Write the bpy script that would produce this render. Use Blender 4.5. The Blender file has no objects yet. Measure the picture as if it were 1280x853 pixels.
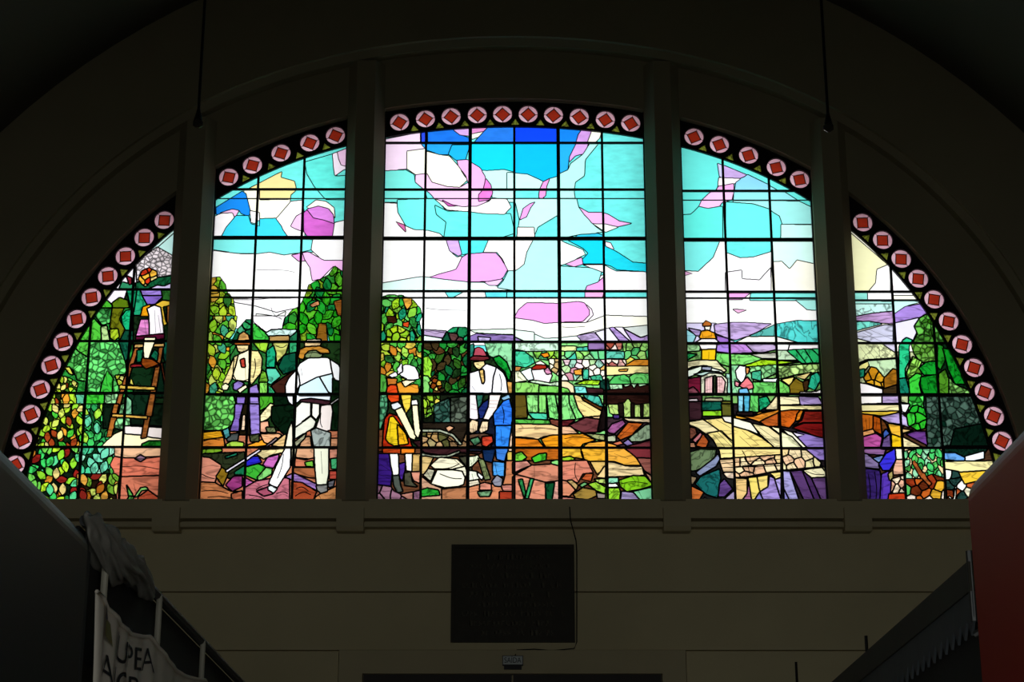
import bpy, bmesh, math, random
import numpy as np
from mathutils import Vector
from mathutils.geometry import tessellate_polygon

random.seed(7)
RNG = np.random.default_rng(11)
SC = bpy.context.scene
COL = SC.collection

# ------------------------------------------------------------------ camera, sky, exposure
W, H, F = 1280.0, 853.0, 2360.0          # photograph frame, focal length in its pixels
PITCH = math.atan(0.331)
CT, ST = math.cos(PITCH), math.sin(PITCH)
EYE = 1.6
GY = 24.0                                # the glass stands 24 m from the viewer
cam = bpy.data.cameras.new('camera')
cam.sensor_width = 36.0
cam.lens = F / W * 36.0
cam.clip_end = 300
camo = bpy.data.objects.new('camera', cam)
COL.objects.link(camo)
camo.location = (0, 0, EYE)
camo.rotation_euler = (math.pi / 2 + PITCH, 0, 0)
SC.camera = camo

world = bpy.data.worlds.new('sky')
SC.world = world
world.use_nodes = True
bgn = world.node_tree.nodes['Background']
bgn.inputs['Color'].default_value = (0.95, 0.98, 1.0, 1)     # bright overcast sky
bgn.inputs['Strength'].default_value = 2.5

# daylight also enters by the open entrance behind the viewer; the portal only guides the sampling of that sky
pd = bpy.data.lights.new('entrance_portal', 'AREA')
pd.shape = 'RECTANGLE'
pd.size, pd.size_y = 15.0, 4.1
pd.cycles.is_portal = True
po = bpy.data.objects.new('entrance_portal', pd)
COL.objects.link(po)
po.location = (0, -4.2, 2.05)
po.rotation_euler = (math.pi / 2, 0, 0)      # faces the stained glass wall

vs = SC.view_settings
vs.view_transform = 'Standard'
vs.look = 'None'
vs.exposure = 0.0
vs.gamma = 1.0
vs.use_curve_mapping = False
SC.cycles.use_denoising = True
SC.cycles.max_bounces = 8
SC.cycles.diffuse_bounces = 6
SC.cycles.sample_clamp_indirect = 4.0


def on_plane(px, py, Y=GY):
    """pixel -> (X, Z) on the upright plane at distance Y"""
    a, u = (px - W / 2) / F, (H / 2 - py) / F
    fw = CT - u * ST
    return a / fw * Y, EYE + (ST + u * CT) / fw * Y


def on_side(px, py, X):
    """pixel -> (Y, Z) on the upright plane at lateral offset X"""
    a, u = (px - W / 2) / F, (H / 2 - py) / F
    fw = CT - u * ST
    Y = X * fw / a
    return Y, EYE + (ST + u * CT) / fw * Y


# ------------------------------------------------------------------ small helpers
def lin(hexs):
    out = []
    for i in (0, 2, 4):
        c = int(hexs[i:i + 2], 16) / 255
        out.append(c / 12.92 if c <= 0.04045 else ((c + 0.055) / 1.055) ** 2.4)
    return out


def mesh_obj(name, verts, faces, mat, parent=None, loc=(0, 0, 0), smooth=False):
    me = bpy.data.meshes.new(name)
    me.from_pydata([tuple(v) for v in verts], [], faces)
    if mat is not None:
        for m in (mat if isinstance(mat, list) else [mat]):
            me.materials.append(m)
    if smooth:
        me.polygons.foreach_set('use_smooth', [True] * len(me.polygons))
    o = bpy.data.objects.new(name, me)
    COL.objects.link(o)
    o.location = loc
    if parent is not None:
        o.parent = parent
    return o


def empty(name, loc=(0, 0, 0), parent=None):
    o = bpy.data.objects.new(name, None)
    o.empty_display_size = 0.2
    COL.objects.link(o)
    o.location = loc
    if parent is not None:
        o.parent = parent
    return o


def tag(o, label=None, cat=None, kind=None, group=None):
    if label: o['label'] = label
    if cat: o['category'] = cat
    if kind: o['kind'] = kind
    if group: o['group'] = group
    return o


class MB:
    """collects boxes, prisms and tubes into one mesh"""
    def __init__(s):
        s.v, s.f = [], []

    def box(s, x0, x1, y0, y1, z0, z1):
        n = len(s.v)
        s.v += [(x, y, z) for x in (x0, x1) for y in (y0, y1) for z in (z0, z1)]
        s.f += [tuple(n + i for i in q) for q in
                ((0, 1, 3, 2), (4, 6, 7, 5), (0, 4, 5, 1), (2, 3, 7, 6), (0, 2, 6, 4), (1, 5, 7, 3))]
        return s

    def prism(s, prof, axis, a, b):
        """closed profile of 2-D points swept along an axis from a to b"""
        n, k = len(s.v), len(prof)
        for t in (a, b):
            for p, q in prof:
                s.v.append({'x': (t, p, q), 'y': (p, t, q), 'z': (p, q, t)}[axis])
        for i in range(k):
            j = (i + 1) % k
            s.f.append((n + i, n + j, n + k + j, n + k + i))
        s.f.append(tuple(n + i for i in range(k)))
        s.f.append(tuple(n + k + i for i in reversed(range(k))))
        return s

    def tube(s, pts, r, seg=8, cap=True):
        pts = [Vector(p) for p in pts]
        rs = r if isinstance(r, (list, tuple)) else [r] * len(pts)
        n = len(s.v)
        for i, p in enumerate(pts):
            d = (pts[min(i + 1, len(pts) - 1)] - pts[max(i - 1, 0)]).normalized()
            a = d.cross(Vector((0, 0, 1)) if abs(d.z) < .9 else Vector((1, 0, 0))).normalized()
            b = d.cross(a)
            for k in range(seg):
                t = 2 * math.pi * k / seg
                s.v.append(tuple(p + a * (rs[i] * math.cos(t)) + b * (rs[i] * math.sin(t))))
        for i in range(len(pts) - 1):
            for k in range(seg):
                k2 = (k + 1) % seg
                s.f.append((n + i * seg + k, n + i * seg + k2, n + (i + 1) * seg + k2, n + (i + 1) * seg + k))
        if cap:
            s.f.append(tuple(n + k for k in range(seg)))
            m = n + (len(pts) - 1) * seg
            s.f.append(tuple(m + k for k in reversed(range(seg))))
        return s

    def build(s, name, mat, parent=None, loc=(0, 0, 0), smooth=False):
        # vertices are given in world space; loc is the world place of the parent's origin
        return mesh_obj(name, [(x - loc[0], y - loc[1], z - loc[2]) for x, y, z in s.v], s.f, mat, parent, (0, 0, 0), smooth)


def plate(loops, y0, y1):
    """flat plate in the XZ plane with holes: first loop is the outline; returns verts, faces"""
    flat = [p for l in loops for p in l]
    tris = tessellate_polygon([[Vector((x, z, 0)) for x, z in l] for l in loops])
    n = len(flat)
    v = [(x, y0, z) for x, z in flat] + [(x, y1, z) for x, z in flat]
    f = [tuple(t) for t in tris] + [tuple(n + i for i in reversed(t)) for t in tris]
    k = 0
    for l in loops:
        m = len(l)
        for i in range(m):
            j = (i + 1) % m
            f.append((k + i, k + j, n + k + j, n + k + i))
        k += m
    return v, f


def text_mesh(body, size, extrude=0.0):
    cu = bpy.data.curves.new('lettering', 'FONT')
    cu.body = body
    cu.size = size
    cu.extrude = extrude
    cu.align_x = 'LEFT'
    o = bpy.data.objects.new('lettering', cu)
    COL.objects.link(o)
    dg = bpy.context.evaluated_depsgraph_get()
    me = bpy.data.meshes.new_from_object(o.evaluated_get(dg))
    v = [tuple(q.co) for q in me.vertices]
    f = [tuple(p.vertices) for p in me.polygons]
    bpy.data.objects.remove(o)
    bpy.data.curves.remove(cu)
    bpy.data.meshes.remove(me)
    return v, f


# ------------------------------------------------------------------ materials
def new_mat(name):
    m = bpy.data.materials.new(name)
    m.use_nodes = True
    nt = m.node_tree
    return m, nt, nt.nodes['Principled BSDF']


def solid(name, hexs, rough=.7, metal=0., var=.12, scale=3., bump=0.):
    m, nt, b = new_mat(name)
    c = lin(hexs)
    tc = nt.nodes.new('ShaderNodeNewGeometry')
    nz = nt.nodes.new('ShaderNodeTexNoise')
    nz.inputs['Scale'].default_value = scale
    nz.inputs['Detail'].default_value = 5
    nt.links.new(tc.outputs['Position'], nz.inputs['Vector'])
    mx = nt.nodes.new('ShaderNodeMix')
    mx.data_type = 'RGBA'
    mx.inputs['A'].default_value = [x * (1 - var) for x in c] + [1]
    mx.inputs['B'].default_value = [min(1, x * (1 + var)) for x in c] + [1]
    nt.links.new(nz.outputs['Fac'], mx.inputs['Factor'])
    nt.links.new(mx.outputs['Result'], b.inputs['Base Color'])
    b.inputs['Roughness'].default_value = rough
    b.inputs['Metallic'].default_value = metal
    if bump:
        bp = nt.nodes.new('ShaderNodeBump')
        bp.inputs['Strength'].default_value = bump
        bp.inputs['Distance'].default_value = .02
        nt.links.new(nz.outputs['Fac'], bp.inputs['Height'])
        nt.links.new(bp.outputs['Normal'], b.inputs['Normal'])
    return m


GLASS = {}


def glass(hexs, kind=''):
    """coloured sheet glass that passes and scatters the daylight behind it"""
    key = hexs + kind
    if key in GLASS:
        return GLASS[key]
    m, nt, b = new_mat('glass_' + key)
    nt.nodes.remove(b)
    out = nt.nodes['Material Output']
    tr = nt.nodes.new('ShaderNodeBsdfTranslucent')
    gl = nt.nodes.new('ShaderNodeBsdfGlossy')
    gl.inputs['Roughness'].default_value = .25
    mixs = nt.nodes.new('ShaderNodeMixShader')
    mixs.inputs['Fac'].default_value = .03
    nt.links.new(tr.outputs[0], mixs.inputs[1])
    nt.links.new(gl.outputs[0], mixs.inputs[2])
    nt.links.new(mixs.outputs[0], out.inputs['Surface'])
    c = lin(hexs)
    g_ = .95 if min(c) > .5 else .84
    c = [min(.97, x * g_) for x in c]
    geo = nt.nodes.new('ShaderNodeNewGeometry')
    mp = nt.nodes.new('ShaderNodeMapping')
    mp.inputs['Scale'].default_value = (3.5, 1, 9)
    nz = nt.nodes.new('ShaderNodeTexNoise')
    nz.inputs['Scale'].default_value = 1.6
    nz.inputs['Detail'].default_value = 4
    nt.links.new(geo.outputs['Position'], mp.inputs['Vector'])
    nt.links.new(mp.outputs['Vector'], nz.inputs['Vector'])
    mx = nt.nodes.new('ShaderNodeMix')
    mx.data_type = 'RGBA'
    lum = max(c)
    dv = .06 if lum > .75 else .3
    mx.inputs['A'].default_value = [x * (1 - dv) for x in c] + [1]
    mx.inputs['B'].default_value = [min(.97, x * (1 + dv)) for x in c] + [1]
    nt.links.new(nz.outputs['Fac'], mx.inputs['Factor'])
    last = mx.outputs['Result']
    if kind in ('p', 'b'):
        # painted leaf pattern: pale spots on darker glass
        sc = {'p': 13., 'b': 17.}[kind]
        vo = nt.nodes.new('ShaderNodeTexVoronoi')
        ve = nt.nodes.new('ShaderNodeTexVoronoi')
        ve.feature = 'DISTANCE_TO_EDGE'
        for q in (vo, ve):
            q.inputs['Scale'].default_value = sc
            nt.links.new(geo.outputs['Position'], q.inputs['Vector'])
        cr = nt.nodes.new('ShaderNodeValToRGB')            # dark strokes between the leaves
        cr.color_ramp.elements[0].position = .02
        cr.color_ramp.elements[0].color = (.1, .1, .1, 1)
        cr.color_ramp.elements[1].position = .2
        cr.color_ramp.elements[1].color = (1, 1, 1, 1)
        nt.links.new(ve.outputs['Distance'], cr.inputs['Fac'])
        sp = nt.nodes.new('ShaderNodeSeparateColor')
        nt.links.new(vo.outputs['Color'], sp.inputs['Color'])
        m3 = nt.nodes.new('ShaderNodeMix')                 # each leaf has its own tone
        m3.data_type = 'RGBA'
        lo, hi, ad = (.45, 2.1, .06) if kind == 'p' else (.75, 1., 0.)
        m3.inputs['A'].default_value = [x * lo for x in c] + [1]
        m3.inputs['B'].default_value = [min(.97, x * hi + ad) for x in c] + [1]
        nt.links.new(sp.outputs[0], m3.inputs['Factor'])
        m2 = nt.nodes.new('ShaderNodeMix')
        m2.data_type = 'RGBA'
        m2.blend_type = 'MULTIPLY'
        m2.inputs['Factor'].default_value = 1.0
        nt.links.new(m3.outputs['Result'], m2.inputs['A'])
        nt.links.new(cr.outputs['Color'], m2.inputs['B'])
        last = m2.outputs['Result']
    elif not kind and lum < .9 and min(c) < .55:
        # thin brushed lines of glass paint
        green = c[1] > c[0] and c[1] > c[2]
        mp2 = nt.nodes.new('ShaderNodeMapping')
        mp2.inputs['Scale'].default_value = (7, 1, 6) if green else (2.2, 1, 9)
        mp2.inputs['Location'].default_value = (len(GLASS) * 1.37, 0, len(GLASS) * .73)
        n2 = nt.nodes.new('ShaderNodeTexNoise')
        n2.inputs['Scale'].default_value = 1.0
        n2.inputs['Detail'].default_value = 2.5
        n2.inputs['Distortion'].default_value = .6
        nt.links.new(geo.outputs['Position'], mp2.inputs['Vector'])
        nt.links.new(mp2.outputs['Vector'], n2.inputs['Vector'])
        cr = nt.nodes.new('ShaderNodeValToRGB')
        el = cr.color_ramp.elements
        el[0].position, el[0].color = .46, (1, 1, 1, 1)
        el[1].position, el[1].color = .56, (1, 1, 1, 1)
        e = el.new(.51)
        k_ = .25 if green else .45
        e.color = (k_, k_, k_, 1)
        nt.links.new(n2.outputs['Fac'], cr.inputs['Fac'])
        m2 = nt.nodes.new('ShaderNodeMix')
        m2.data_type = 'RGBA'
        m2.blend_type = 'MULTIPLY'
        m2.inputs['Factor'].default_value = 1.0
        nt.links.new(last, m2.inputs['A'])
        nt.links.new(cr.outputs['Color'], m2.inputs['B'])
        last = m2.outputs['Result']
    nt.links.new(last, tr.inputs['Color'])
    GLASS[key] = m
    return m


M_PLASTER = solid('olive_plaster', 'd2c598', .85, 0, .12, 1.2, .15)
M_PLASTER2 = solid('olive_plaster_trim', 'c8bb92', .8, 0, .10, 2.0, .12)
M_UPPER = solid('grimy_upper_plaster', '968d6e', .9, 0, .12, 1.0, .15)  # wall plaster darkened in its colour to stand for the dimness higher up
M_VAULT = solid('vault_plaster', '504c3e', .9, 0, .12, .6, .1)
M_FLOOR = solid('floor_stone', '8a8172', .5, 0, .2, 1.5)
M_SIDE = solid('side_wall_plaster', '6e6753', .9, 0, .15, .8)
M_LEAD = solid('lead', '171514', .55, .5, .2, 20)
M_IRON = solid('painted_iron', '12100f', .5, .3, .2, 10)
M_BRONZE = solid('dark_bronze', '3a3628', .7, .1, .25, 9, .2)
M_PAINT = solid('glass_paint', '1c120c', .8, 0, .2, 20)
M_STREET = solid('street_paving', '7c7a74', .9, 0, .2, .5)
M_DARK = solid('dark_wood', '2c2419', .6, 0, .25, 6)

DATA = """
~1.1
@0 0 1
d4fbf6 0,200 240,200 240,640 0,640
74f2ea 240,150 445,150 445,640 240,640
70ece8 460,120 830,120 830,640 460,640
70f4ec 840,150 1045,150 1045,640 840,640
fffbe8 1050,250 1270,250 1270,640 1050,640
~1.6
142a14 0,362 240,362 240,560 0,560
8a4a30 0,560 240,560 240,640 0,640
1c3818 240,428 445,428 445,560 240,560
6a4028 240,560 445,560 445,640 240,640
1c3018 460,440 660,440 660,560 460,560
4a5a28 640,440 830,440 830,560 640,560
6a4028 460,560 830,560 830,640 460,640
7ab060 840,436 1045,436 1045,505 840,505
241c20 840,505 1045,505 1045,640 840,640
b8c090 1050,440 1270,440 1270,505 1050,505
4a3020 1050,505 1270,505 1270,640 1050,640
~1.1
@40 260
c9f6f2 1000,320 1160,180 1160,420 1000,400
~1.6
f6eef6 640,680 760,540 840,450 840,660
2f8a60 690,655 720,590 800,610 840,600 840,660
8a2030 750,540 800,560 800,600 780,620
fbeef4 830,440 1000,310 1160,400 1150,640 840,640;b
14603a 830,600 900,570 1130,540 1130,660 830,660
20a070 820,660 865,660 920,775 890,860 810,860
2a6a28 1035,660 1140,660 1120,740 1040,740
f4eafa 590,730 650,660 760,660 740,730 640,770
108a5a 755,655 840,655 815,830 780,760
5a7a10 640,760 700,715 770,740 780,800 740,860 650,860
48b830 470,870 600,740 640,780 655,860
18b078 730,860 780,800 820,860
@40 385
2a9a3a 60,720 200,560 520,0 810,0 810,720
3aa848 500,60 540,0 640,0 630,120 560,140;p
52c83c 370,270 490,80 560,150 560,265
b8dc90 550,150 600,140 625,265 555,265
6a7010 640,0 740,0 700,90 740,170 700,265 680,180 620,160
a8c828 620,170 690,165 700,230 660,265 625,240
18b878 715,70 750,20 800,10 800,170 755,185 720,130
0c4a34 700,265 740,180 810,180 810,265
58c844 330,265 470,265 455,400 360,340
4cc04c 260,450 330,300 360,340 455,400 450,590 360,580 330,500;p
48b850 455,265 690,265 750,440 760,560 700,690 440,690;p
38b838 600,500 650,560 640,690 540,690 560,600
0e5a40 690,265 800,265 790,330 750,440
c8d040 660,540 750,530 755,640 700,650;v45 c8d040 e8e080 a07818
3c7020 180,690 230,540 300,560 370,600 350,690;l50 3c7020 b8e030 68c838 e8e070 a83818
d8d850 260,480 300,470 335,540 300,530
285018 110,690 425,690 425,860 60,860;l70 1c2c0c b4e030 d8e860 48c838 e8a030 a04018 f0e080
58b890 350,690 420,690 410,860 370,860
38c030 430,690 590,690 590,860 520,820 430,790
80d880 580,690 710,690 660,860 580,830;p
@10 505
10240c 190,0 600,0 600,345 210,345;l64 10240c b4e030 d8e860 48c838 e8a030 a04018 f0e080 90d030
3cb050 600,0 870,0 810,280 740,345 600,345;l72 1c5a2c 60d0a0 40c860 a8e040 2a9a50
10240c 100,345 580,345 560,800 100,800;l74 0c1c10 3cd060 58d890 c0f030 90dc30 902018 e8d080 d88828 70d050
14381c 570,345 900,345 860,480 830,570 570,570;l80 14381c 70d8b0 48c890 a0e8c8 58c050
201408 550,560 890,560 890,800 550,800;l76 201408 e0e070 c8d860 e0a040 a86018 802018 70a830
0c1c10 760,0 1260,0 1260,200 760,200
68b070 860,0 980,0 980,180 900,210 850,190;p
fff0c0 740,345 850,240 1000,170 1245,180 1245,345
e8dcd8 930,175 1240,190 1240,280 1150,270 1060,250 930,240
1c7a20 1070,320 1130,295 1240,295 1240,345 1070,345
e0785e 860,345 1240,345 1230,575 890,585 860,560 815,490 850,420
eab890 850,345 1240,345 1230,420 1000,432 910,430 850,420
8a6a80 1010,440 1060,405 1110,435 1060,465
d4785c 890,583 1230,573 1220,800 860,800
b04a30 1120,690 1220,760 1200,800 1030,800 1040,745
58a848 945,640 990,710 1005,745 965,745
88d070 1010,745 1060,670 1110,665 1125,690 1070,695 1035,745
48903a 940,790 970,735 1010,745 990,790
>ladder|wooden orchard ladder leaning into the trees
@40 385
0a2416 960,440 1120,440 1110,720 960,720
0a5a48 1050,265 1120,265 1090,480 1050,400
0e2a14 800,470 1010,470 980,640 765,640
0c2818 755,690 970,690 930,860 730,860
80c898 755,700 800,740 800,860 745,860
a05a28 828,300 864,300 722,720 680,900 640,890 690,700
6a3018 1026,440 1045,440 1075,610 1058,615
b06828 1080,-20 1115,-20 1105,130 1080,125
@10 505
b06828 845,0 890,0 830,265 785,268
9a5a28 1112,0 1160,0 1108,272 1062,280
@40 385
9a5a28 1015,310 1052,310 960,870 905,870
f0c070 820,288 1060,283 1060,312 815,320
9a2028 790,450 1022,445 1012,472 785,476
e8c050 700,618 985,632 985,660 695,650
e8e060 778,605 795,560 815,612 812,625
@10 505
e0b050 832,78 1118,98 1118,124 828,104
>picking_girl|girl in pink skirt and white apron on a ladder
@40 260
f06a20 848,570 880,500 940,478 1002,510 1002,565 950,590 910,632 880,612;v48 f0501e ffc040 ffe890 d83818
d8c8f4 930,648 1000,618 1060,625 1135,588 1125,655 940,660
a888e8 865,660 1035,660 1042,710 985,772 920,776
8a68d0 880,700 1040,700 1042,712 985,772 920,776
f0a010 885,790 950,770 940,870 865,870
f4c840 985,772 1040,740 1118,742 1112,778 1050,792 1070,900 1085,930 1055,945 1030,880
@40 385
f090d8 828,232 868,90 938,90 942,242
@40 260
fff4ff 918,805 980,778 1030,795 1058,1010 938,1015 935,860
@40 385
5a1030 828,228 1058,205 1058,250 828,258
107048 840,340 890,330 880,430 835,440
0f6a4a 945,390 980,330 1012,360 1000,430
fff8d0 898,238 992,235 976,290 932,412 895,402 888,330
8a4010 878,400 960,410 1022,450 910,490 872,450
>
# ---------------- window 2
~0.9
@245 150
66eee2 870,335 1100,270 1110,450 1230,440 1230,640 1040,640 950,540 885,430
f6e8f8 1090,270 1240,215 1240,390 1180,400 1110,450 1100,390
f2c8ec 1130,255 1240,215 1240,385 1160,360 1140,310
ffeaa0 400,560 690,410 680,460 790,490 805,560 760,600 755,635 380,635
fffae0 380,565 510,560 510,640 755,635 750,760 640,790 510,790 470,830 430,740 410,640
1c90f8 160,700 370,570 400,590 440,740 420,770 360,750 340,720 300,710 160,760
f4c0e8 190,745 290,712 345,725 312,785 290,745
fff8fc 140,775 200,748 290,742 312,782 240,870 200,940 100,940
40dcf8 200,940 240,860 320,765 420,765 440,830 510,851 510,790 640,785 685,851 690,870 740,930 740,945 200,945
fffafa 430,725 510,740 510,800 470,830 440,820
fffdfd 640,790 760,650 860,640 870,940 740,940 690,870 685,851
f6f2e8 880,700 960,640 1040,650 1105,700 1115,790 1060,710 980,688 900,705
f8c0f0 755,850 800,770 870,730 870,900 790,870
d868d0 860,745 900,705 980,688 1060,710 1100,760 1108,851 1090,945 900,945 860,890
e088e4 885,715 980,688 1060,710 1100,760 1106,830 1020,800 940,785
fdf8fc 1108,820 1220,795 1220,945 1090,945
@245 275
84f4f0 120,150 860,150 940,160 920,240 840,260 700,280 590,258 480,270 350,270 120,236
fffefc 80,238 350,271 480,271 590,259 700,281 840,262 1220,255 1220,870 60,870
fffafc 935,150 1220,150 1220,322 1010,322 920,240
f4a8e8 760,282 850,262 900,330 820,332
f8bcf2 850,262 900,256 1020,322 1220,325 1220,440 1100,370 1000,470 930,490 910,380 870,320
f6f0f4 290,630 830,625 830,700 640,740 480,690 310,660
f4f4ee 480,750 640,770 720,730 700,820 600,860 470,870
~1.6
90d028 60,470 190,455 235,515 245,560 300,640 310,700 330,860 60,860;o80 90d028 b8d830 58b830 e0b040 50a878 2a6a28 78c83c
>right_tree|leafy green tree behind the man with the hoe
2a9c1c 885,575 900,520 1000,470 1060,440 1110,368 1170,410 1210,440 1200,975 1070,975 1040,830 960,975 800,975 690,870 710,790 770,720 830,690;o84 38b020 1c9a18 58b828 2c8a2c 108038 7aa020 20a830
9a5a20 1100,650 1190,630 1190,770 1130,760
d89060 910,680 980,645 990,680 930,700
>
@245 395
8a5a18 980,60 1040,60 1055,212 955,212
2a7030 200,190 830,190 830,640 60,640
90c838 40,0 330,0 310,130 250,210 325,235 270,330 290,430 230,540 215,650 40,650;o80 90d028 b8d830 58b830 e8a030 40a880 2a8a38 a8d850 d0e068
fcf4fa 455,0 715,0 690,100 600,130 560,130 460,50
1c7a4a 290,195 330,110 400,30 445,30 450,190;v60 1c7a4a 2c9a58 0f5030 48a878
3cc040 455,55 560,140 595,195 455,195
c8e8e0 555,140 600,110 700,105 800,115 770,170 590,165
b08a50 585,160 745,155 745,215 585,215
1c7048 750,170 830,110 830,215 745,215
d0d070 610,215 745,215 720,300 660,360 650,410 635,300
18a878 565,275 620,235 640,300 632,412 560,412
a0d838 455,210 585,210 560,300 500,270
58c8a8 560,420 640,420 682,480 600,550 570,540
38b878 575,560 655,590 655,620 575,620
0a5038 655,410 700,320 800,280 800,430 700,470
30a068 745,215 810,215 810,290 745,300
3a1c14 600,560 700,490 800,430 720,540 715,620 640,620
70b030 525,430 560,450 578,520 520,600 500,530
88d858 505,530 572,530 572,620 505,620
48a828 505,640 630,640 625,700 540,745 508,765
061a0c 615,640 715,640 790,720 790,1090 740,945 700,945 640,885 600,830 625,730
58b848 30,640 300,640 325,720 290,870 210,925 30,925;p
0c2410 1075,500 1200,500 1180,980 1080,970
>
@245 505
c87a58 -10,215 1180,215 1180,810 -10,810
fdf0b8 508,100 520,80 595,-8 638,20 625,60 580,120 512,150
e8a888 512,145 580,135 592,232 512,228
707850 555,185 630,185 645,232 568,228
061a0c 605,20 790,0 790,240 700,245 640,185 600,130
f8b020 -10,235 200,212 222,262 190,330 100,345 -10,290
d88030 30,292 222,268 232,345 30,345
a8d048 240,322 300,292 385,310 380,345 245,345
f0a028 400,335 520,290 620,258 560,335 430,350
f0b080 510,240 660,236 690,250 600,330 545,310
e8c080 600,335 700,250 725,240 705,350
78a828 -10,362 205,358 212,382 120,402 -10,398
28301c 30,400 390,385 392,565 260,600 200,500
187858 228,422 330,388 332,412 240,440
147048 305,545 392,490 392,572 310,568
e09078 -10,418 110,430 205,490 170,570 150,640 -10,622
d08050 -10,622 150,630 280,700 372,700 372,810 -10,810
c06848 280,720 372,695 372,800 290,790
2828c8 392,500 400,470 450,418 500,420 528,468 450,492
c868b8 535,485 570,430 665,402 660,440 620,515 560,510
38a830 392,505 500,478 562,510 490,612 392,572
80d070 488,590 560,508 612,515 605,565 500,622
983878 235,650 300,578 372,575 372,662 290,702
c060a8 385,585 475,632 385,675
fde8a8 480,402 520,366 710,358 690,392 600,412 540,445
c87080 385,672 480,618 590,598 750,590 750,810 385,810
a85068 480,700 590,660 620,720 540,740
e0a880 765,355 945,355 945,445 800,432
d07858 790,432 880,450 945,430 945,505 790,505
78c040 868,468 935,452 945,505 880,502
b06840 770,508 955,508 962,595 900,592 770,552
a078c0 710,585 780,552 962,640 985,705 900,660 770,612
a84828 765,620 850,630 965,702 930,800 765,800
d89058 955,745 1010,710 1130,655 1120,810 925,810
d89078 1065,362 1150,358 1150,442 1065,445
48b878 1075,440 1145,430 1140,525 1080,522
c85040 1065,535 1145,535 1140,605 1065,605
d89870 1075,275 1160,275 1160,350 1075,350
d09870 850,272 915,258 925,350 825,350
>digging_hoe|long-handled hoe in the white-shirted man's hands
8a6a18 158,582 210,508 262,550 216,662
e0d8e8 232,535 505,362 522,376 246,552
8a7a80 540,348 640,268 655,280 562,350
>straw_hat_man|man in cream shirt, straw hat and violet trousers
@245 395
e0a860 328,205 345,150 380,125 420,150 435,205
b86020 305,200 445,195 445,238 305,228
f8e0a0 320,235 425,235 418,280 362,305 335,282
fbe4a0 213,540 265,430 300,330 345,308 322,400 292,500 258,552
fff2c8 340,310 425,270 430,530 300,512 290,490 320,390
fde8a0 428,275 500,280 532,340 522,455 440,560 428,510
c04030 352,350 390,338 396,412 364,412
fdf0c8 203,562 240,538 268,560 252,595 215,595
9078c8 298,540 340,518 388,540 340,605 298,590
9a80d0 425,575 490,540 508,625 425,625
fdf0c8 328,592 400,548 412,572 350,622
1a1408 385,640 435,640 435,851 370,851
8a70c8 325,645 398,645 388,720 345,851 308,851 320,740
a088d8 428,645 502,645 512,851 428,851
@245 505
8468c0 312,0 385,0 352,120 345,222 268,222 305,110
1a1408 380,0 430,0 435,250 345,250 350,130
f0d0b0 372,85 398,85 394,215 358,215
9880d0 424,0 508,0 514,242 436,242
4a5050 245,245 345,232 335,295 248,302
505838 425,250 508,240 505,305 436,305
4a9aa0 210,212 262,190 275,260 236,282
>white_shirt_man|man in white shirt and pale trousers seen from behind
@245 395
c88830 815,335 830,270 890,240 960,230 1062,268 1074,302 1000,302 960,280 890,290 860,352
e8c890 866,212 1005,212 995,240 868,248
f4e0c0 882,190 1002,184 1004,214 882,214
7a8a60 868,315 900,282 960,274 1018,312 1000,335 878,340
fbfcff 800,430 830,380 900,338 1052,332 1092,362 1092,462 970,490 830,562 815,470
f8faff 1070,345 1140,390 1162,430 1152,525 1110,512 1090,460
f8f8ff 713,562 740,500 805,428 822,470 832,545 795,625 718,625
d0ecf8 828,562 970,490 1092,460 1092,630 810,630
dcf4fc 988,488 1092,460 1090,625 1058,610
f0f0f8 722,640 778,640 778,720 740,692
e8f0fc 785,640 1080,640 1072,678 900,666 830,680 800,705
40202a 828,672 920,660 1072,680 1084,718 940,702 840,692
c8c8c8 1068,702 1140,652 1150,664 1080,718
@245 505
ece8e0 785,50 800,30 845,-15 918,-8 918,92 785,192
f4f0e4 928,-5 988,0 988,85 962,128 924,95
f0e4e0 998,15 1060,5 1085,8 1094,60 1078,205 1030,228 958,192 990,100
dcdccc 785,195 920,98 962,140 942,192 785,285
a8a888 785,305 885,228 872,275 800,350
ece4cc 738,205 772,128 775,350 710,350
fffafc 688,400 712,355 758,355 756,505 652,672 578,642 640,500
b8b090 760,355 805,355 792,450 765,505
e0e8e8 572,662 600,652 652,680 622,716 578,692
a8b4b0 918,215 960,192 1078,232 1074,352 940,352
eef0d8 942,352 1064,352 1062,560 1046,645 962,645 952,540
8a8a88 958,652 1052,645 1052,702 1000,718 968,692
70707a 1056,622 1112,605 1102,662 1058,672
>
# ---------------- window 3
~0.9
@465 120
f8dcf6 80,390 110,345 385,290 388,380 430,430 300,440 280,585 80,600
1e78f0 388,290 640,240 690,305 780,335 780,380 388,380
3050f0 395,270 445,270 445,380 392,380
28a8f0 388,378 780,378 740,480 600,470 540,470 430,430
20b8f4 610,465 640,390 790,390 770,440 750,510 670,515
e0b0f0 630,255 790,235 790,325 700,312
f098d8 790,250 945,230 885,290 790,305
f0f0e0 790,305 892,284 870,322 800,350
2a80f0 890,290 955,225 1145,225 1145,380 810,380 840,342
18d8f8 790,380 1145,380 1145,605 880,592 860,570 790,540
c0f6ee 878,600 1060,588 1145,612 1145,850 960,850 960,780 930,690
80f6ec 80,600 270,590 340,630 345,690 420,745 450,851 80,851
fdfaea 280,440 430,420 440,625 350,630 280,585
fdfae4 428,440 540,470 620,480 690,560 740,640 765,672 700,732 600,722 490,712 450,650 436,622
f8c8f0 348,630 440,620 480,690 600,725 700,732 790,680 790,760 440,770 345,690
fab8f0 678,515 760,508 860,570 905,640 892,755 790,755 750,640 690,560
f8c0f2 440,755 965,755 940,835 840,882 700,882 570,845 500,822
f080d8 885,755 912,660 952,710 966,780 940,832 850,845 850,790
@635 120
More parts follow.
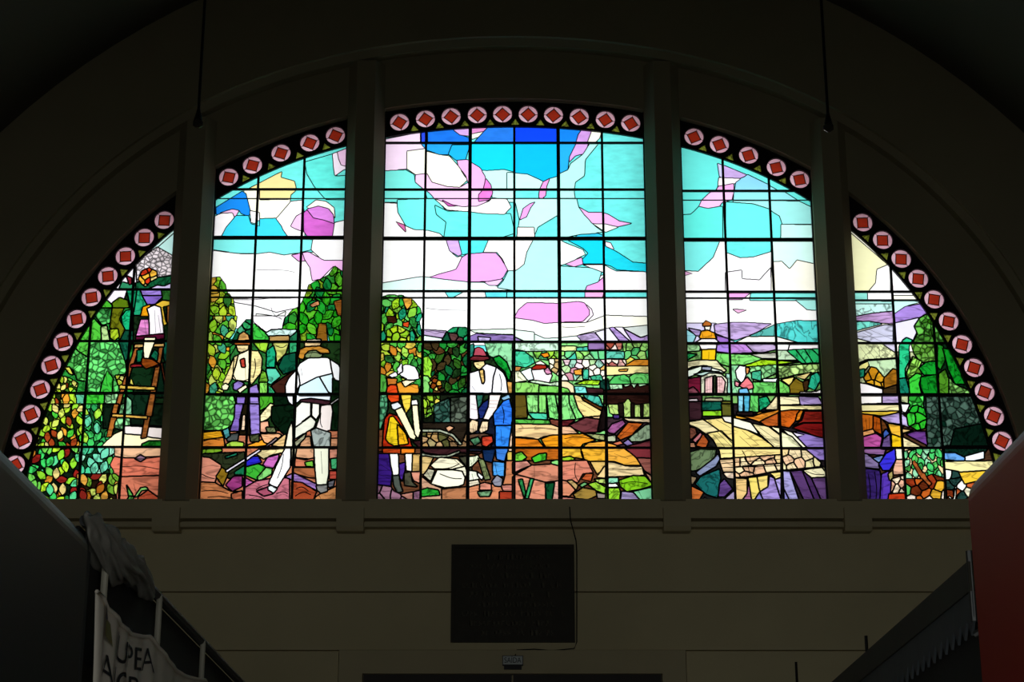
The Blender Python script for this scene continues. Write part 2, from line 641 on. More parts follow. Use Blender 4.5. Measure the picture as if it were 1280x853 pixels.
1048f8 50,225 405,230 405,380 50,380
10c0fc 50,380 405,380 405,640 280,682 160,630 50,610
c4faf0 -10,610 160,626 280,682 250,750 -10,750
1888f4 405,240 590,260 548,340 542,380 405,380
28b0f4 405,380 552,380 530,440 490,490 480,590 405,625
d8a0ec 542,380 560,310 595,262 670,265 632,380
dca8ee 545,380 645,380 610,462 540,480 488,535 490,490
fdfae8 632,380 672,275 752,270 735,340 690,380
b8f6ec 405,625 480,590 500,540 600,465 650,385 722,385 620,510 612,640 540,690 530,755 540,850 405,850
b8f6ec 320,665 405,640 405,755 305,755
f8a0e0 250,750 280,688 335,658 312,720 302,800 270,825 245,815
@465 245
fffdfd 60,50 200,60 205,130 270,240 340,270 440,275 540,300 585,335 600,365 620,440 680,490 722,478 672,582 520,632 440,652 390,642 300,662 60,700
78f6f0 205,130 200,30 500,20 600,120 780,127 1110,142 1145,300 1000,345 590,345 540,300 440,273 340,270 270,240
6cf2ea 500,70 600,120 790,125 790,345 572,345 592,210 515,150
fffdf8 495,20 600,112 780,127 900,142 1060,147 1115,90 1080,25 960,15 940,40 840,82 720,86 600,60
d060b8 556,28 640,72 702,80 612,84
e070b0 186,203 262,233 274,295 222,242
d8b0ee 590,345 690,345 718,470 690,482 620,440
58eef0 690,345 935,345 890,452 770,462 720,472
fffcfa 935,345 1145,345 1145,605 1090,602 1040,500 1000,452 890,452
dcfaf4 60,700 300,660 400,645 600,670 780,690 900,690 1000,722 1145,745 1145,770 60,770
b4f6f4 1090,600 1145,600 1145,760 1000,735 1050,680
f8acf4 462,652 520,630 672,588 720,490 760,465 880,455 990,453 1032,500 1084,590 1052,652 1000,684 780,688 600,667
f6c0f4 895,690 1055,662 1002,718 940,718
fffcfd 60,765 1280,765 1280,830 60,830
70e8e8 580,765 745,765 620,825
60e0f0 900,765 1300,765 1300,830 920,830
@635 245
c0f8f0 50,20 405,20 405,150 240,250 200,345 70,345 90,190
fff6ee 75,250 210,250 215,345 70,345
f8a8f0 92,195 120,100 180,58 218,48 182,92 150,168
b8f6f0 405,20 550,20 570,100 670,220 762,290 560,312 405,345
f8b8f0 562,85 640,130 750,130 800,145 890,200 995,220 860,252 750,242 680,222 610,150
f4fcf4 678,222 780,225 885,250 780,292
38c8ec 540,325 560,310 720,298 765,320 765,345 540,345
fff8f4 50,345 205,345 150,450 130,540 50,605
b8fcf4 205,345 405,345 405,770 50,770 50,605 130,550 150,450
e8fdf4 405,345 460,375 600,430 620,470 460,545 405,560
18d4f4 460,345 775,345 775,545 600,545 590,510 640,460 600,420
f8b0e8 452,547 590,490 602,547 530,568
a8fcf8 405,560 600,572 760,580 720,690 630,720 610,770 405,770
fbe0f0 775,365 822,375 852,432 790,408
20d8f0 770,400 860,440 1000,530 1130,540 1130,608 870,592 820,560 770,548
fdf8fc 600,552 770,552 860,600 1140,608 1140,770 770,770 720,700 740,640 780,620
f8a8ee 612,770 630,720 720,690 772,640 772,770
78f0f8 -10,765 620,765 610,825 -10,825
f8b0e0 615,765 770,765 755,818 615,818
@0 0 1
fffcfd 466,373 822,373 822,432 466,432
@635 355
f8e0f4 600,145 670,200 684,250 620,312 560,312
f9a4ee 50,272 80,210 150,150 230,150 395,156 560,140 610,150 652,210 652,250 600,302 430,306 290,318 200,292
fdfaea 420,312 620,312 780,250 1140,262 1140,332 800,352 550,412 420,432
d8f4e8 40,370 110,372 200,395 290,435 405,432 405,470 40,470
e0f4f0 405,432 550,415 605,470 405,470
~1.4
c8b0e0 548,415 690,388 765,470 600,470
e4e0f0 695,388 775,366 785,470 765,470
e8e4f4 780,358 812,350 905,470 780,470
b898dc 808,352 840,345 1000,470 900,470
e8e0f4 848,345 920,345 1010,460 990,470
d4dcd8 915,350 1140,328 1140,402 1070,432
c0a0e0 925,360 1060,432 1140,402 1140,470 1000,470
@465 355
b8a0c8 395,362 600,375 570,432 395,408
e0f0ec 395,408 562,435 552,470 395,470
d8ecd8 780,368 1145,358 1145,405 960,400 820,390
8a70b0 780,420 830,398 960,400 1145,412 1145,470 780,470
c8b8e8 845,420 950,430 942,470 855,470
d8f0e0 1135,366 1300,385 1300,470 1220,470 1135,420
9078b0 1135,420 1240,470 1135,470
>vine_tree|tall green vine-like tree behind the girl in red
~1.6
40b840 40,120 130,86 240,90 320,118 390,200 402,260 380,300 398,400 398,475 40,475;o78 30b840 58c848 20a878 a8e028 68d060 2a8838 88d040
e8a840 240,105 310,108 322,160 280,212 260,170
4a2010 118,260 190,258 202,312 128,312
e05020 245,310 300,300 292,352 248,338
b8e020 115,372 200,328 302,380 305,458 115,458;v56 b8e020 98d028 d0e840
70b838 30,470 398,470 398,640 390,860 30,860;o70 c0e040 58c848 e8d050 d88828 90d830 38a040 a8e050 2a7030
>dark_tree|dark green and brown tree behind the kneeling farmer
1a5a38 548,475 590,390 650,345 750,345 780,380 780,475;v70 0f4a30 18804a 5a3a38 209a60
@465 430
2a5a18 405,-5 790,-5 790,400 405,400;o74 2a5a18 1c8a30 40321a 5a3a1c 0f5a30 38a038 1a3a18
98e038 405,110 450,95 487,160 470,250 482,272 405,272
88d870 405,252 450,258 472,300 452,400 405,400
f0e070 452,312 500,268 552,300 562,342 520,382 470,352;v42 f0e070 e0b040 8a4010
141c10 405,395 790,395 790,860 405,860
a0d030 405,415 545,412 545,470 490,560 420,605;l60 3a4a18 a0d030 d8c850 78b838
0f4a3c 490,490 620,430 642,645 500,645;p
2c3a28 628,430 765,420 765,645 628,625;p
>
48a070 20,400 125,400 130,520 70,690 20,690;p
8a5030 20,685 95,685 85,860 20,860
58b848 40,230 110,250 120,330 110,390 40,390
d88030 118,272 205,278 192,332 128,342
>basket_girl|girl in red dress, yellow apron and white bonnet
fffcff 208,232 235,180 270,163 342,180 372,230 378,282 300,292 240,262
f4f4fc 128,252 190,222 204,260 160,272
f0ecf8 198,202 240,148 248,222 215,242
fff0c8 232,302 270,288 345,295 262,348
e84818 118,362 140,328 190,328 218,370 222,460 150,472 122,430
f0a030 196,318 232,300 262,346 330,320 372,328 375,400 212,400
f8d848 226,400 318,400 308,510 272,562 248,500
c83010 80,848 98,602 140,552 262,600 315,800 335,848
fcd820 108,762 140,585 172,578 282,720 292,802 180,818 130,792
f8b818 200,635 272,720 294,800 212,810
e4e8f0 148,482 210,463 242,500 190,532 160,522
e8e8e0 312,450 362,443 374,492 313,492
fff4c0 183,532 242,503 354,740 342,772 300,752
fff4c4 318,492 367,490 388,700 372,762 340,722 330,640
@465 505
d04818 82,345 240,345 235,402 82,395
f08020 230,345 348,345 340,402 230,402
3a1c80 0,400 140,395 162,560 152,665 0,640
4a2890 210,480 275,465 262,545 242,625 208,575
fffcf4 138,398 212,398 218,562 170,582 150,500
fff8e8 262,398 338,398 322,545 274,535
505850 163,576 217,570 232,660 252,702 200,714 173,652
484838 256,552 312,540 322,622 374,668 258,655
>
d8b068 325,400 395,400 395,535 318,545
d8b878 385,405 495,428 452,512 412,562 385,570
d89078 308,545 395,540 395,645 330,615
c0a098 0,640 152,662 182,702 232,722 395,690 395,800 0,800;v92 d8b0c8 a87890 c88878 e0b8a0 8a6078
d0a080 385,570 470,640 570,680 560,800 385,800
b87850 555,682 765,662 765,800 560,800
28a030 385,690 440,672 532,690 545,732 385,745
>round_basket|wide round basket of produce with a dark rim
241c14 385,150 765,150 765,420 385,420
b89058 385,228 560,222 640,258 712,330 765,200 765,345 385,345;v62 b89058 8a6a48 a89868 c8a070 5a5a30
a8b098 385,203 550,203 652,240 724,322 702,332 640,262 540,226 385,226
e0a880 585,192 620,172 664,190 610,228
3a1c20 320,300 400,290 400,345 720,345 940,350 860,402 700,392 560,412 420,392
a0a890 385,388 480,410 600,410 702,372 704,392 620,427 520,432 385,412
>grain_sack|bulging pale sack on the ground
404030 690,425 800,415 800,560 740,490
e8e0c0 465,492 540,428 682,440 745,500 640,525 500,522
d4d0b0 408,572 450,518 505,530 470,622
f0ecd4 470,640 520,528 640,528 722,540 745,590 735,645 690,662 580,672
e0dcc0 640,525 745,500 765,560 745,590 722,540
d8e0c0 765,430 850,408 862,440 800,502 765,515
e0e4d0 765,530 850,542 862,602 765,615
e8dcc0 765,620 850,604 866,642 800,668 765,662
7a8858 845,430 900,448 952,602 900,612
e4e8e4 838,540 892,580 882,614 848,582
>
d88860 765,668 870,640 960,640 1145,640 1145,800 765,800
e09078 862,642 900,628 952,640 958,692 858,692
78a878 842,702 962,690 942,742 858,742
a83820 1018,700 1145,700 1145,800 1018,800
d88878 1028,652 1145,640 1145,702 1050,702
c07850 1070,455 1145,450 1145,645 1045,645 1065,570
d0b050 1080,345 1145,345 1145,455 1080,455
@465 430
90d8a0 900,-5 1145,-5 1145,260 1110,220 1080,150 1020,95 960,110 930,90
109a30 965,112 1020,93 1082,150 1114,240 1097,310 1060,220 1000,170
d8a050 1075,300 1145,305 1145,400 1082,400
20281c 1090,400 1145,400 1145,560 1128,560
f0c8a8 1105,660 1145,560 1145,860 1090,860
>kneeling_farmer|farmer in white shirt, red hat and blue trousers
2a7a68 770,20 815,-5 820,80 790,110 770,110
b04858 808,95 820,40 850,24 890,40 924,102
7a2830 785,112 810,95 930,100 948,122 880,137 785,132
fbe4a0 808,145 900,135 907,172 862,212 830,192 813,165
f4f0f8 765,240 860,208 915,158 1002,188 972,270 960,400 765,400
e8c070 856,212 892,200 903,300 882,325 868,270
f6f4fa 996,186 1052,230 1075,280 1090,400 958,400 970,270
141828 765,560 900,560 1000,530 1000,860 765,860
e8dce0 765,395 832,395 854,602 810,612 765,592
2a6a58 832,395 895,395 872,522 846,522
1a2868 846,522 890,468 945,435 905,592 860,602
ecdcd8 938,395 1040,395 992,540 932,612 886,602 930,500
88b8d8 1030,430 1100,400 1110,440 1050,462
2c78f0 968,560 1050,458 1100,438 1128,540 1115,652 978,655
3088f4 985,652 1118,652 1088,870 988,870
f0d0a8 765,645 800,603 852,620 847,692 800,718 765,700
f4d8b0 853,692 880,618 934,618 928,692 870,718
5a4030 765,725 890,712 962,732 975,785 942,830 880,825 765,815
48805a 780,765 850,742 874,785 820,815
c84028 876,742 962,735 970,785 920,826 876,812
@465 505
102850 880,365 990,362 962,472 895,455
3878d0 985,345 1092,345 1062,462 995,445
4898e0 962,460 1064,468 1058,585 966,575
8a8a98 955,622 1000,568 1048,600 1033,664 978,658
>
@635 430
~1.3
88dc80 35,-5 1160,-5 1160,860 35,860
c8ecd0 35,-5 405,-5 405,50 230,62 140,60 35,40
40c898 35,55 130,60 202,110 217,152 140,192 35,178
88d050 200,62 405,55 405,125 330,132 225,118;v62 88d050 a0d840 58c078
e8881c 258,80 320,68 334,102 290,112
e8d8a0 325,120 405,120 405,260 335,205;v52 e8d8a0 c8a870 f0ecd0
c88848 35,178 112,183 92,217 35,217
ecf0c8 35,215 100,220 155,295 35,312
e0f0ec 98,222 182,188 224,282 160,295
f4f0e0 215,152 260,133 330,182 230,168
a02818 190,190 228,165 302,170 315,198 198,207
f4e8e8 186,210 302,200 355,252 332,314 210,292
f0a0c8 286,210 320,188 354,236 310,248
d0ecc8 150,300 220,290 335,312 405,300 405,345 250,322
90d868 35,310 150,305 250,322 250,400 35,400
78d058 248,335 405,338 405,400 248,400
e0f0a0 405,15 552,18 552,58 405,55
48b8a0 548,28 642,22 642,58 548,62
9070a8 640,-5 790,-5 790,48 640,48
70d890 405,60 790,55 790,125 405,125;v60 70d890 98e070 48c8a8 a8e8a0
e8d8c8 405,125 790,125 790,295 405,295;v54 f0e8d8 d090a0 e0c0c8 a0d8c0 e8b868 d06048 b8e0a0 f0d0d8
f0a038 526,212 592,198 592,250 536,250
48c8a0 598,200 648,204 648,285 598,285
40b888 650,260 740,245 765,300 700,300
f0dcb0 420,295 480,300 525,332 535,400 488,400 420,345
a8e028 526,322 620,293 740,290 725,330
78e0d8 528,338 622,342 648,400 540,400
70c850 405,340 480,358 505,400 405,400
c87868 775,-5 915,-5 908,48 775,48;v56 c87868 f0d8d0 a04838
70d078 915,-5 1160,-5 1160,125 930,125;v64 70d078 98d870 50b868 a8e078
60c8b0 775,55 932,60 932,120 775,120
e8b0a8 775,122 945,125 945,178 775,178;v50 e8b0a8 f0e0d0 c87068
e8d860 940,132 980,103 1024,125 1012,165 958,168
d88828 1012,125 1160,125 1160,178 925,182
f8e8a0 775,180 1160,175 1160,235 775,255
e0a040 886,205 964,198 952,222 888,222
50c060 795,320 850,258 930,243 985,280 1000,325
68cc68 988,325 968,262 1020,233 1160,238 1160,325
b8e8b8 775,325 1160,318 1160,400 775,380
b8d878 790,440 1160,440 1160,600 900,595 815,555
>ox_team|pair of dark oxen pulling toward the cart
0e3a30 735,300 800,275 815,360 790,420 740,400
3a1c20 622,350 765,358 765,410 640,400
2a1410 765,370 920,360 915,318 935,345 962,340 985,325 1010,360 1035,318 1055,345 1125,325 1160,350 1160,470 1000,490 960,430 930,470 880,482 765,482
1c1410 880,475 922,475 928,582 888,582
1c1410 983,470 1012,470 1012,592 983,582
1c1410 1058,480 1082,480 1082,582 1058,582
~1.6
>
5a4a18 35,395 142,395 152,500 157,592 35,602
90e080 142,395 242,395 242,548 160,552 152,500
88dc70 242,395 305,395 310,562 242,556
80e078 305,395 375,395 405,560 405,612 328,592
48c8a0 155,550 312,556 318,610 200,602
58b848 35,600 330,608 340,645 35,640
88e080 405,395 485,395 495,480 545,604 405,615
80dc78 485,395 522,395 560,520 606,592 545,604 492,480
f8dc90 520,395 590,425 755,540 755,580 610,590 560,520
f0c890 606,588 755,575 760,612
48b8a0 590,395 730,420 765,505 640,462
5a3010 585,420 765,518 755,542 598,450
8a4838 330,600 405,610 405,668 350,645
5a1c20 405,615 545,604 480,655 405,658
6a3438 480,655 622,588 760,606 745,705 600,714 550,692
140c0c 735,600 765,480 795,600 775,692 715,704
f4cc90 35,638 345,645 405,665 405,728 290,742 240,764 140,748 35,745
eab890 405,658 500,658 565,718 405,725
d87818 35,748 240,764 305,845 35,845
f09818 262,762 340,732 405,728 405,845 310,845
ee9820 405,724 600,718 705,772 600,802 570,845 405,845
f4a838 575,845 640,790 790,775 790,845
a0a870 600,712 775,728 775,775 700,764
3a2830 780,590 1160,590 1160,850 780,850
e8d0a8 910,592 1160,600 1160,635 960,622
48307a 838,568 892,568 892,602 846,602
a05890 790,695 830,640 920,608 942,640 850,722 805,712
c86020 868,742 960,628 1085,634 990,732 900,772
90a888 990,785 955,762 1100,648 1160,640 1160,755 1060,785
8a78b8 916,792 960,762 1004,802 960,824
b0b898 785,740 862,728 866,782 785,785
d07050 836,792 900,774 924,802 860,818
f0a038 785,790 836,800 940,845 785,845
703038 936,822 1160,765 1160,850 940,850
@635 505
b86018 35,352 405,352 405,450 35,455
68c038 40,402 110,383 152,430 110,458 40,455
48c030 186,432 250,398 310,393 304,452 210,474
f0b838 405,352 572,352 602,442 540,432 405,428
f0b030 585,352 790,352 790,462 650,462 606,442
f4b040 780,352 920,352 1012,418 1064,494 940,494 850,462 780,458
98c828 405,432 500,418 540,442 500,460 405,460
d89080 35,468 150,452 192,490 90,532 35,560
cf8468 60,565 190,490 405,478 405,615 300,628 210,602
88d878 340,460 390,448 405,452 405,494 348,482
de8e70 35,585 60,565 210,604 300,630 300,800 35,800
2a8a48 80,604 117,602 142,710 130,765
38a060 208,598 178,598 132,765 162,765
e0a090 368,620 405,615 405,800 345,800
0c4a28 296,635 374,630 352,768 308,790
100c10 70,800 130,755 230,770 255,800
d8826a 405,460 632,450 684,552 600,560 560,632 405,602
d88a68 405,610 480,618 542,692 490,742 405,735
b89860 468,614 512,608 564,650 546,694
d06030 586,604 620,558 684,558 664,624
e0b868 655,462 790,460 755,532 712,564 682,512
f0d090 708,588 770,500 790,500 790,598
c8e078 684,602 790,598 790,645 720,634
98d038 636,642 700,622 790,670 790,728 700,692
68a868 566,652 610,624 644,640 592,670
a08038 520,722 600,668 702,690 716,732 640,770 540,755
988880 706,710 790,722 790,760 716,760
cc8070 405,740 520,752 640,778 700,765 790,765 790,800 405,800
88c048 640,775 790,765 790,800 640,800
f4d8a0 780,460 850,468 940,497 1070,500 1092,572 1000,578 780,588
90e0b8 780,590 884,590 884,635 780,635
f4f4e8 780,642 860,634 898,666 780,670
88d020 884,612 1000,574 1100,578 1160,655 1070,682 950,704 896,662
98dc30 780,672 890,672 900,702 892,800 780,800
a898c8 895,800 908,698 1000,708 1085,800
88e0a8 996,702 1160,665 1160,800 1082,800
803038 930,352 1160,352 1160,435 1030,435
9a5a50 1030,432 1160,435 1160,580 1090,535
c89878 1088,540 1160,585 1160,655
>
# ---------------- window 4
~0.9
@840 150
66f4e8 40,760 150,755 215,692 405,690 405,960 40,960
70f6ec 430,655 650,672 772,710 800,735 862,772 885,835 870,960 430,960
a8f8f4 780,640 1000,640 1160,720 1160,835 882,835 860,770 772,710 650,672 480,656 500,640
c8fcf4 872,835 1160,840 1160,965 868,965
c8c8f4 362,345 412,365 412,462 378,457
d0b0ec 410,360 600,440 540,467 412,470
fdf0f8 372,460 545,468 500,512 400,522 365,545
f8b0e8 345,575 370,530 495,508 498,575
f8c0f0 235,642 310,575 495,575 480,642 400,662 380,692 290,708 215,692
90dcf8 498,575 510,500 605,436 780,520 780,575
98f0f8 495,575 900,575 1020,650 770,645 490,645
98ecf8 770,520 870,575 770,575
@840 275
fffdfc 60,165 1180,165 1180,870 60,870
80f4f0 60,165 385,165 330,300 210,412 60,402
6cf0ec 425,165 800,165 790,255 650,297 545,303 425,255
d4fcf4 795,165 1160,165 1160,355 1000,320 940,392 880,330 795,335
fffaea 795,335 880,330 940,392 1000,320 1160,355 1160,590 795,590
f8f0f6 425,420 560,400 560,470 700,480 790,380 795,590 425,590
f0b0e0 85,405 165,430 90,448
f8a8e8 455,585 630,585 560,640 455,640
80ece4 630,585 1170,585 1170,645 620,645
b0f8f0 985,640 1180,640 1180,725 1080,720
f4b8e0 478,712 602,720 530,748
@840 390
~1.3
d8d0f0 90,90 355,90 355,200 500,235 500,262 90,262
a0e4f0 90,120 195,190 165,262 90,262
b8a0d8 125,128 235,150 225,195 190,190
c4a8dc 335,100 470,84 600,84 800,95 640,182 510,228 460,217 345,172
a070cc 355,185 460,217 475,262 365,262
58dcd8 825,97 1000,68 1190,72 1190,262 1000,245 900,215 825,195
58b0a8 615,192 830,98 830,195 700,207
f4f0e4 505,245 600,200 740,195 830,195 1010,245 1010,262 500,262
a880dc 350,255 480,255 475,335 355,318
c088d8 465,255 585,258 655,327 465,335
c0a8d0 590,258 810,258 840,302 720,328 652,322
f0f0f0 825,258 970,262 930,302 840,312
f4ecf0 940,262 1190,262 1190,300 930,305
78d868 350,325 465,335 475,440 400,425 350,385
80dc70 460,335 620,340 724,376 580,434 460,440
c8c8b8 615,338 850,325 850,375 720,374
c0dcb8 835,308 922,308 1016,388 835,388
28b868 915,308 990,300 1075,412 1035,412
38c878 990,302 1060,298 1130,410 1075,412
28b868 1060,298 1120,296 1190,370 1190,408 1130,410
38c878 1120,296 1190,292 1190,370
a8e0a0 90,262 225,262 225,312 90,322
28a858 90,325 205,340 120,388 90,388
90d8a0 460,425 650,425 650,670 460,670
a8dc20 575,430 720,380 1036,402 850,422 600,438
78c878 600,440 850,420 850,485 720,545 640,505;p
98c868 835,430 1200,412 1200,480 1000,502 870,535 835,535;p
40b088 636,480 714,468 714,555 636,535
68cc60 645,560 850,555 850,670 645,670
f0fcf8 725,535 850,532 850,565 725,558
70c858 835,545 870,552 944,602 935,670 835,670
f0e080 868,540 985,518 942,594
e8d088 985,520 1122,478 1062,545
7a6418 936,592 990,528 1054,570 1064,640 950,670
3a2410 1046,560 1094,538 1096,612 1060,645
28b890 1086,604 1110,508 1160,483 1200,530 1145,630
f8f0f0 1020,640 1150,638 1210,608 1210,672 1020,672
60c860 615,670 695,670 695,805 615,800
18a068 690,690 760,675 795,740 700,795
f0e0b0 780,742 830,675 850,675 850,785 735,785
f4e8b8 845,675 1010,680 1022,742 845,748
a890c8 1012,675 1170,680 1210,742 1030,748
f8e8a8 845,750 1215,748 1215,788 1000,784 845,800
f0a830 490,830 640,832 700,800 850,788 850,860 490,860
>loaded_cart|wooden cart with pale side panels and a heaped load
~1.5
f0e8b8 90,402 220,383 360,388 394,430 440,470 400,490 280,425 160,442 90,475
e4f0e0 90,478 250,428 394,468 430,495 250,460 170,512 90,535
a0a8c0 238,440 322,438 312,472 238,467
b8d8d0 166,502 260,478 385,478 250,514
a8dcc8 430,490 475,500 475,670 430,670
7a1c38 90,540 232,518 240,670 90,670
8a4858 125,622 170,598 214,640 205,670 125,670
d8dcc0 230,670 230,522 300,488 390,493 446,540 440,670
f0c0c0 262,532 328,510 328,652 262,652
f0bcbc 358,518 400,518 428,560 414,652 358,652
3a4a30 334,508 353,508 353,670 334,670
3a2028 90,670 240,670 240,870 90,870
0e5a4a 236,715 385,715 394,785 236,785
90d828 244,785 394,782 405,825 244,820
5a5a20 396,715 475,715 475,840 408,825
b8b090 264,690 405,688 405,718 264,718
e0d0d8 125,698 200,692 224,730 206,742 190,714 125,716
c8c0e0 214,740 238,770 228,842 204,860 216,800
>cart_rider|figure in yellow clothes standing on the loaded cart
fdf4e0 256,110 314,104 302,152 268,152
b86828 242,102 270,68 314,90 316,112 248,117
f8a820 216,205 235,153 280,144 342,170 354,214 226,214
fbf4f4 185,245 240,214 342,214 382,245 382,262 185,262
fdf0ee 215,260 360,260 354,300 236,300
f8c818 236,300 354,298 348,384 236,384
>walking_woman|woman in white headscarf, pink top and blue trousers
fffcff 506,472 540,428 594,438 594,502 562,578 518,532
d89050 588,440 624,450 612,495 592,500
e87880 536,592 602,518 644,570 655,612 600,625
e890a0 504,550 542,568 532,604 504,592
70b8e8 534,618 602,608 626,670 538,670
88d0e8 526,668 572,668 568,805 530,805
50b0d0 572,668 624,668 618,805 576,805
241818 515,800 645,798 656,830 515,830
>
@840 505
~1.6
1c1c1c 80,100 510,100 510,830 80,830
3a2028 80,-20 240,-20 240,130 80,130
0e5a4a 236,-20 394,-20 394,60 236,65
90d828 244,55 398,52 405,100 244,98
5a5a20 394,0 490,0 490,105 400,100
e08828 490,85 640,102 720,75 860,45 860,150 760,184 690,142 600,112
b85820 700,142 860,65 860,180 760,184
d06018 850,60 960,48 1045,48 1000,122 940,195 850,175
f08820 986,142 1000,80 1028,48 1054,52 1022,132
882018 955,184 1040,130 1060,58 1260,58 1260,152 1040,152
7a1414 955,192 1050,155 1260,155 1260,300 1050,222
9a80d0 945,252 1000,218 1260,288 1260,460 1180,452 1080,375
e0d8f4 956,222 1062,248 1000,267
>wheat_mound|long thatched heap of straw in cream and gold
f8e8b0 90,152 250,123 340,120 394,215 270,242 200,192
f4dc88 248,125 420,110 505,140 505,335 400,232 330,180
f8e490 278,237 394,215 505,320 505,370 370,370 330,290
d8d4c8 396,98 505,98 505,165 420,142
ece8d0 490,110 630,150 704,252 600,207 490,178
f6dc80 490,180 600,210 720,270 840,365 490,365
f0e0a8 636,155 770,180 880,262 880,360 830,360 704,244
f4ecc0 776,178 880,195 880,255
f8f4d8 870,198 960,228 1090,360 1050,360 960,272
f0f0c0 870,220 960,262 1060,365 870,365
fae898 374,360 505,360 505,432 388,438
fce090 495,360 850,360 880,402 600,428 495,430
f4d0a0 376,445 505,438 505,548 408,548
f6d098 495,432 880,406 880,474 495,504;v74 f8d898 f4c898 f8e0b0 e8b890
f4c898 495,506 880,476 880,530 600,584 495,590;v78 f8d898 f4c898 f8e0b0 e8b890
f8dcc0 404,550 505,545 505,605 440,595
f8dca8 870,360 1070,368 1194,470 1184,504 870,534;v78 f8d898 f4c8a0 f8e0b0 f8ecb0
f4ecc0 1036,532 1100,520 1200,508 1260,580 1120,594
e8dca0 1176,478 1260,540 1250,575
>
f0c880 495,592 602,598 602,722 540,790 495,790
a86890 540,800 600,718 612,600 634,680 645,800
f4dc70 608,590 680,582 700,700 684,775 640,785 618,650
f4d878 680,582 770,568 768,662 702,702
a890d8 702,704 768,664 780,575 830,600 880,790 740,800
b0a0e0 820,598 880,590 880,790
8a84c8 640,800 700,705 745,800
f4dc80 784,552 880,542 864,592 830,604
a8a0d8 875,535 942,538 1026,800 950,800 875,640
8a84c8 875,640 955,800 875,800
5a3a70 944,538 1044,530 1148,800 1070,800
4a2c60 1042,532 1112,590 1208,800 1150,800
6a4880 1114,592 1260,585 1260,800 1206,800
7a4838 90,185 190,192 202,240 160,284 90,275
c87880 162,292 230,222 244,250 190,314
b85828 186,335 250,238 296,300 270,360
d09070 90,310 182,312 194,360 90,360
708860 90,402 220,362 358,365 342,432 200,534 90,545
8a94b8 190,548 330,440 370,396 386,440 352,502 220,580
1a6a68 184,642 230,580 384,518 390,600 364,755 270,724
6a4890 368,745 380,640 420,598 486,682 420,745
a898c0 380,800 440,742 505,688 505,800
e07838 120,800 155,655 256,708 204,800
b0a8b8 228,800 260,748 345,800
a08868 90,560 204,588 172,645 90,645
# ---------------- window 5
~0.9
@1055 260
fffac8 20,170 358,462 262,490 252,600 180,685 20,685
fffcfa 262,490 380,440 380,685 180,685 252,600
fffaff 370,440 620,700 370,700
98f0e4 40,675 182,675 194,745 40,745
fdfaff 190,675 385,675 385,745 190,745
b4f4ec 40,745 390,748 390,830 220,840 40,880
c8f8f0 385,745 640,748 480,790 385,860
~1.3
@1055 380
c8f8f0 40,0 395,0 395,55 220,72 40,105
c8a0d8 60,105 230,74 395,60 400,162 280,152 60,130
b08ce4 395,85 490,20 640,-5 700,10 700,65 590,112 395,158
80ecdc 60,145 200,138 314,160 60,225
c8c8e0 60,240 330,165 405,172 405,320 250,320 60,260
e8f0d0 60,265 260,320 60,320
e0dcf4 395,155 600,110 560,180 580,230 550,300 540,320 395,320
e8f0b8 60,318 300,318 420,400 420,432 180,447 60,500
d0c8e0 300,318 420,318 420,390
c8e8b8 120,480 180,455 430,438 430,530 320,582 250,512 200,502
f0e890 100,505 190,458 202,492 160,545 100,540
1c8868 100,530 168,518 164,584 100,595
~1.6
e8a820 156,592 215,503 260,513 324,600 332,675 250,655 180,634;v62 e8a820 c88818 f0b838
a06818 316,600 390,518 430,530 420,645 320,685
fcf4f8 90,625 180,640 314,682 314,735 90,735
3a2c18 310,682 440,640 440,735 310,735
fcf4f0 90,735 305,735 302,798 90,800
b8a0d0 304,735 455,735 455,798 304,798
f8e8a0 90,808 200,798 290,865 90,865
fcf0b0 198,800 460,798 460,865 280,865
d8d8f0 440,785 525,800 505,880 440,880
>round_tree|big dark green tree with a teal shadow side
28c888 440,340 470,290 500,268 550,290 520,340 528,450 490,520 492,602 440,602
107a60 425,602 495,590 524,690 515,735 425,735
2f7a10 545,320 590,235 560,180 600,120 640,90 690,60 740,150 830,320;p
3a8a14 590,235 560,180 600,120 640,90 685,75 724,200 714,320 545,320;p
4a8a14 535,318 745,318 745,462 620,472 560,402;p
0a2a12 745,318 840,318 1020,735 745,735
78b838 496,562 550,418 624,462 600,512 640,552 510,604;p
38c838 516,604 580,552 624,570 602,640 624,735 526,735
109828 596,512 660,464 745,458 745,565 640,572
0c8a20 614,582 745,565 755,735 640,735 608,652
1c8a20 745,320 792,335 814,450 772,534 745,500
0c8c20 788,355 850,360 970,645 890,644 830,522 812,440
4a8a20 755,560 810,520 838,602 834,735 760,735
68a848 838,580 890,644 1000,690 1010,735 838,735;p
30c838 516,735 645,735 632,802 645,870 516,870;p
0a3c2c 640,735 1120,735 1120,900 640,900;p
@1065 505
0a3626 590,-60 1060,-60 1100,360 600,360;p
04180f 820,200 1080,150 1100,360 780,360
>
@1065 505
f8ecb0 60,5 392,5 392,62 60,62
f0c840 60,62 392,58 370,76 230,97 60,75
b8a0d8 212,105 392,66 392,165 290,152
c8b8e8 390,70 440,110 464,194 390,165
e8e8e8 390,0 465,0 432,74 400,64
2cb828 436,92 480,20 520,8 584,40 600,130 584,198 520,214 448,172;v70 2cb828 38c838 20a828
c86818 60,78 172,90 162,212 60,235
b05010 170,90 232,118 262,150 242,252 168,212
6a3a18 228,112 275,160 300,240 250,290 240,250
f0a868 60,228 170,200 192,252 60,268
c858a8 60,270 192,235 244,272 224,365 60,365
3a5aa8 248,232 270,198 304,240 252,294
6a5088 230,365 250,282 304,240 316,365
f4b838 282,155 410,175 410,270 312,238
f4c418 314,240 410,275 410,365 318,365
f0c880 400,198 495,210 400,240
6a3a88 426,242 500,218 590,218 606,335 540,302
fae8b0 400,262 600,365 400,365
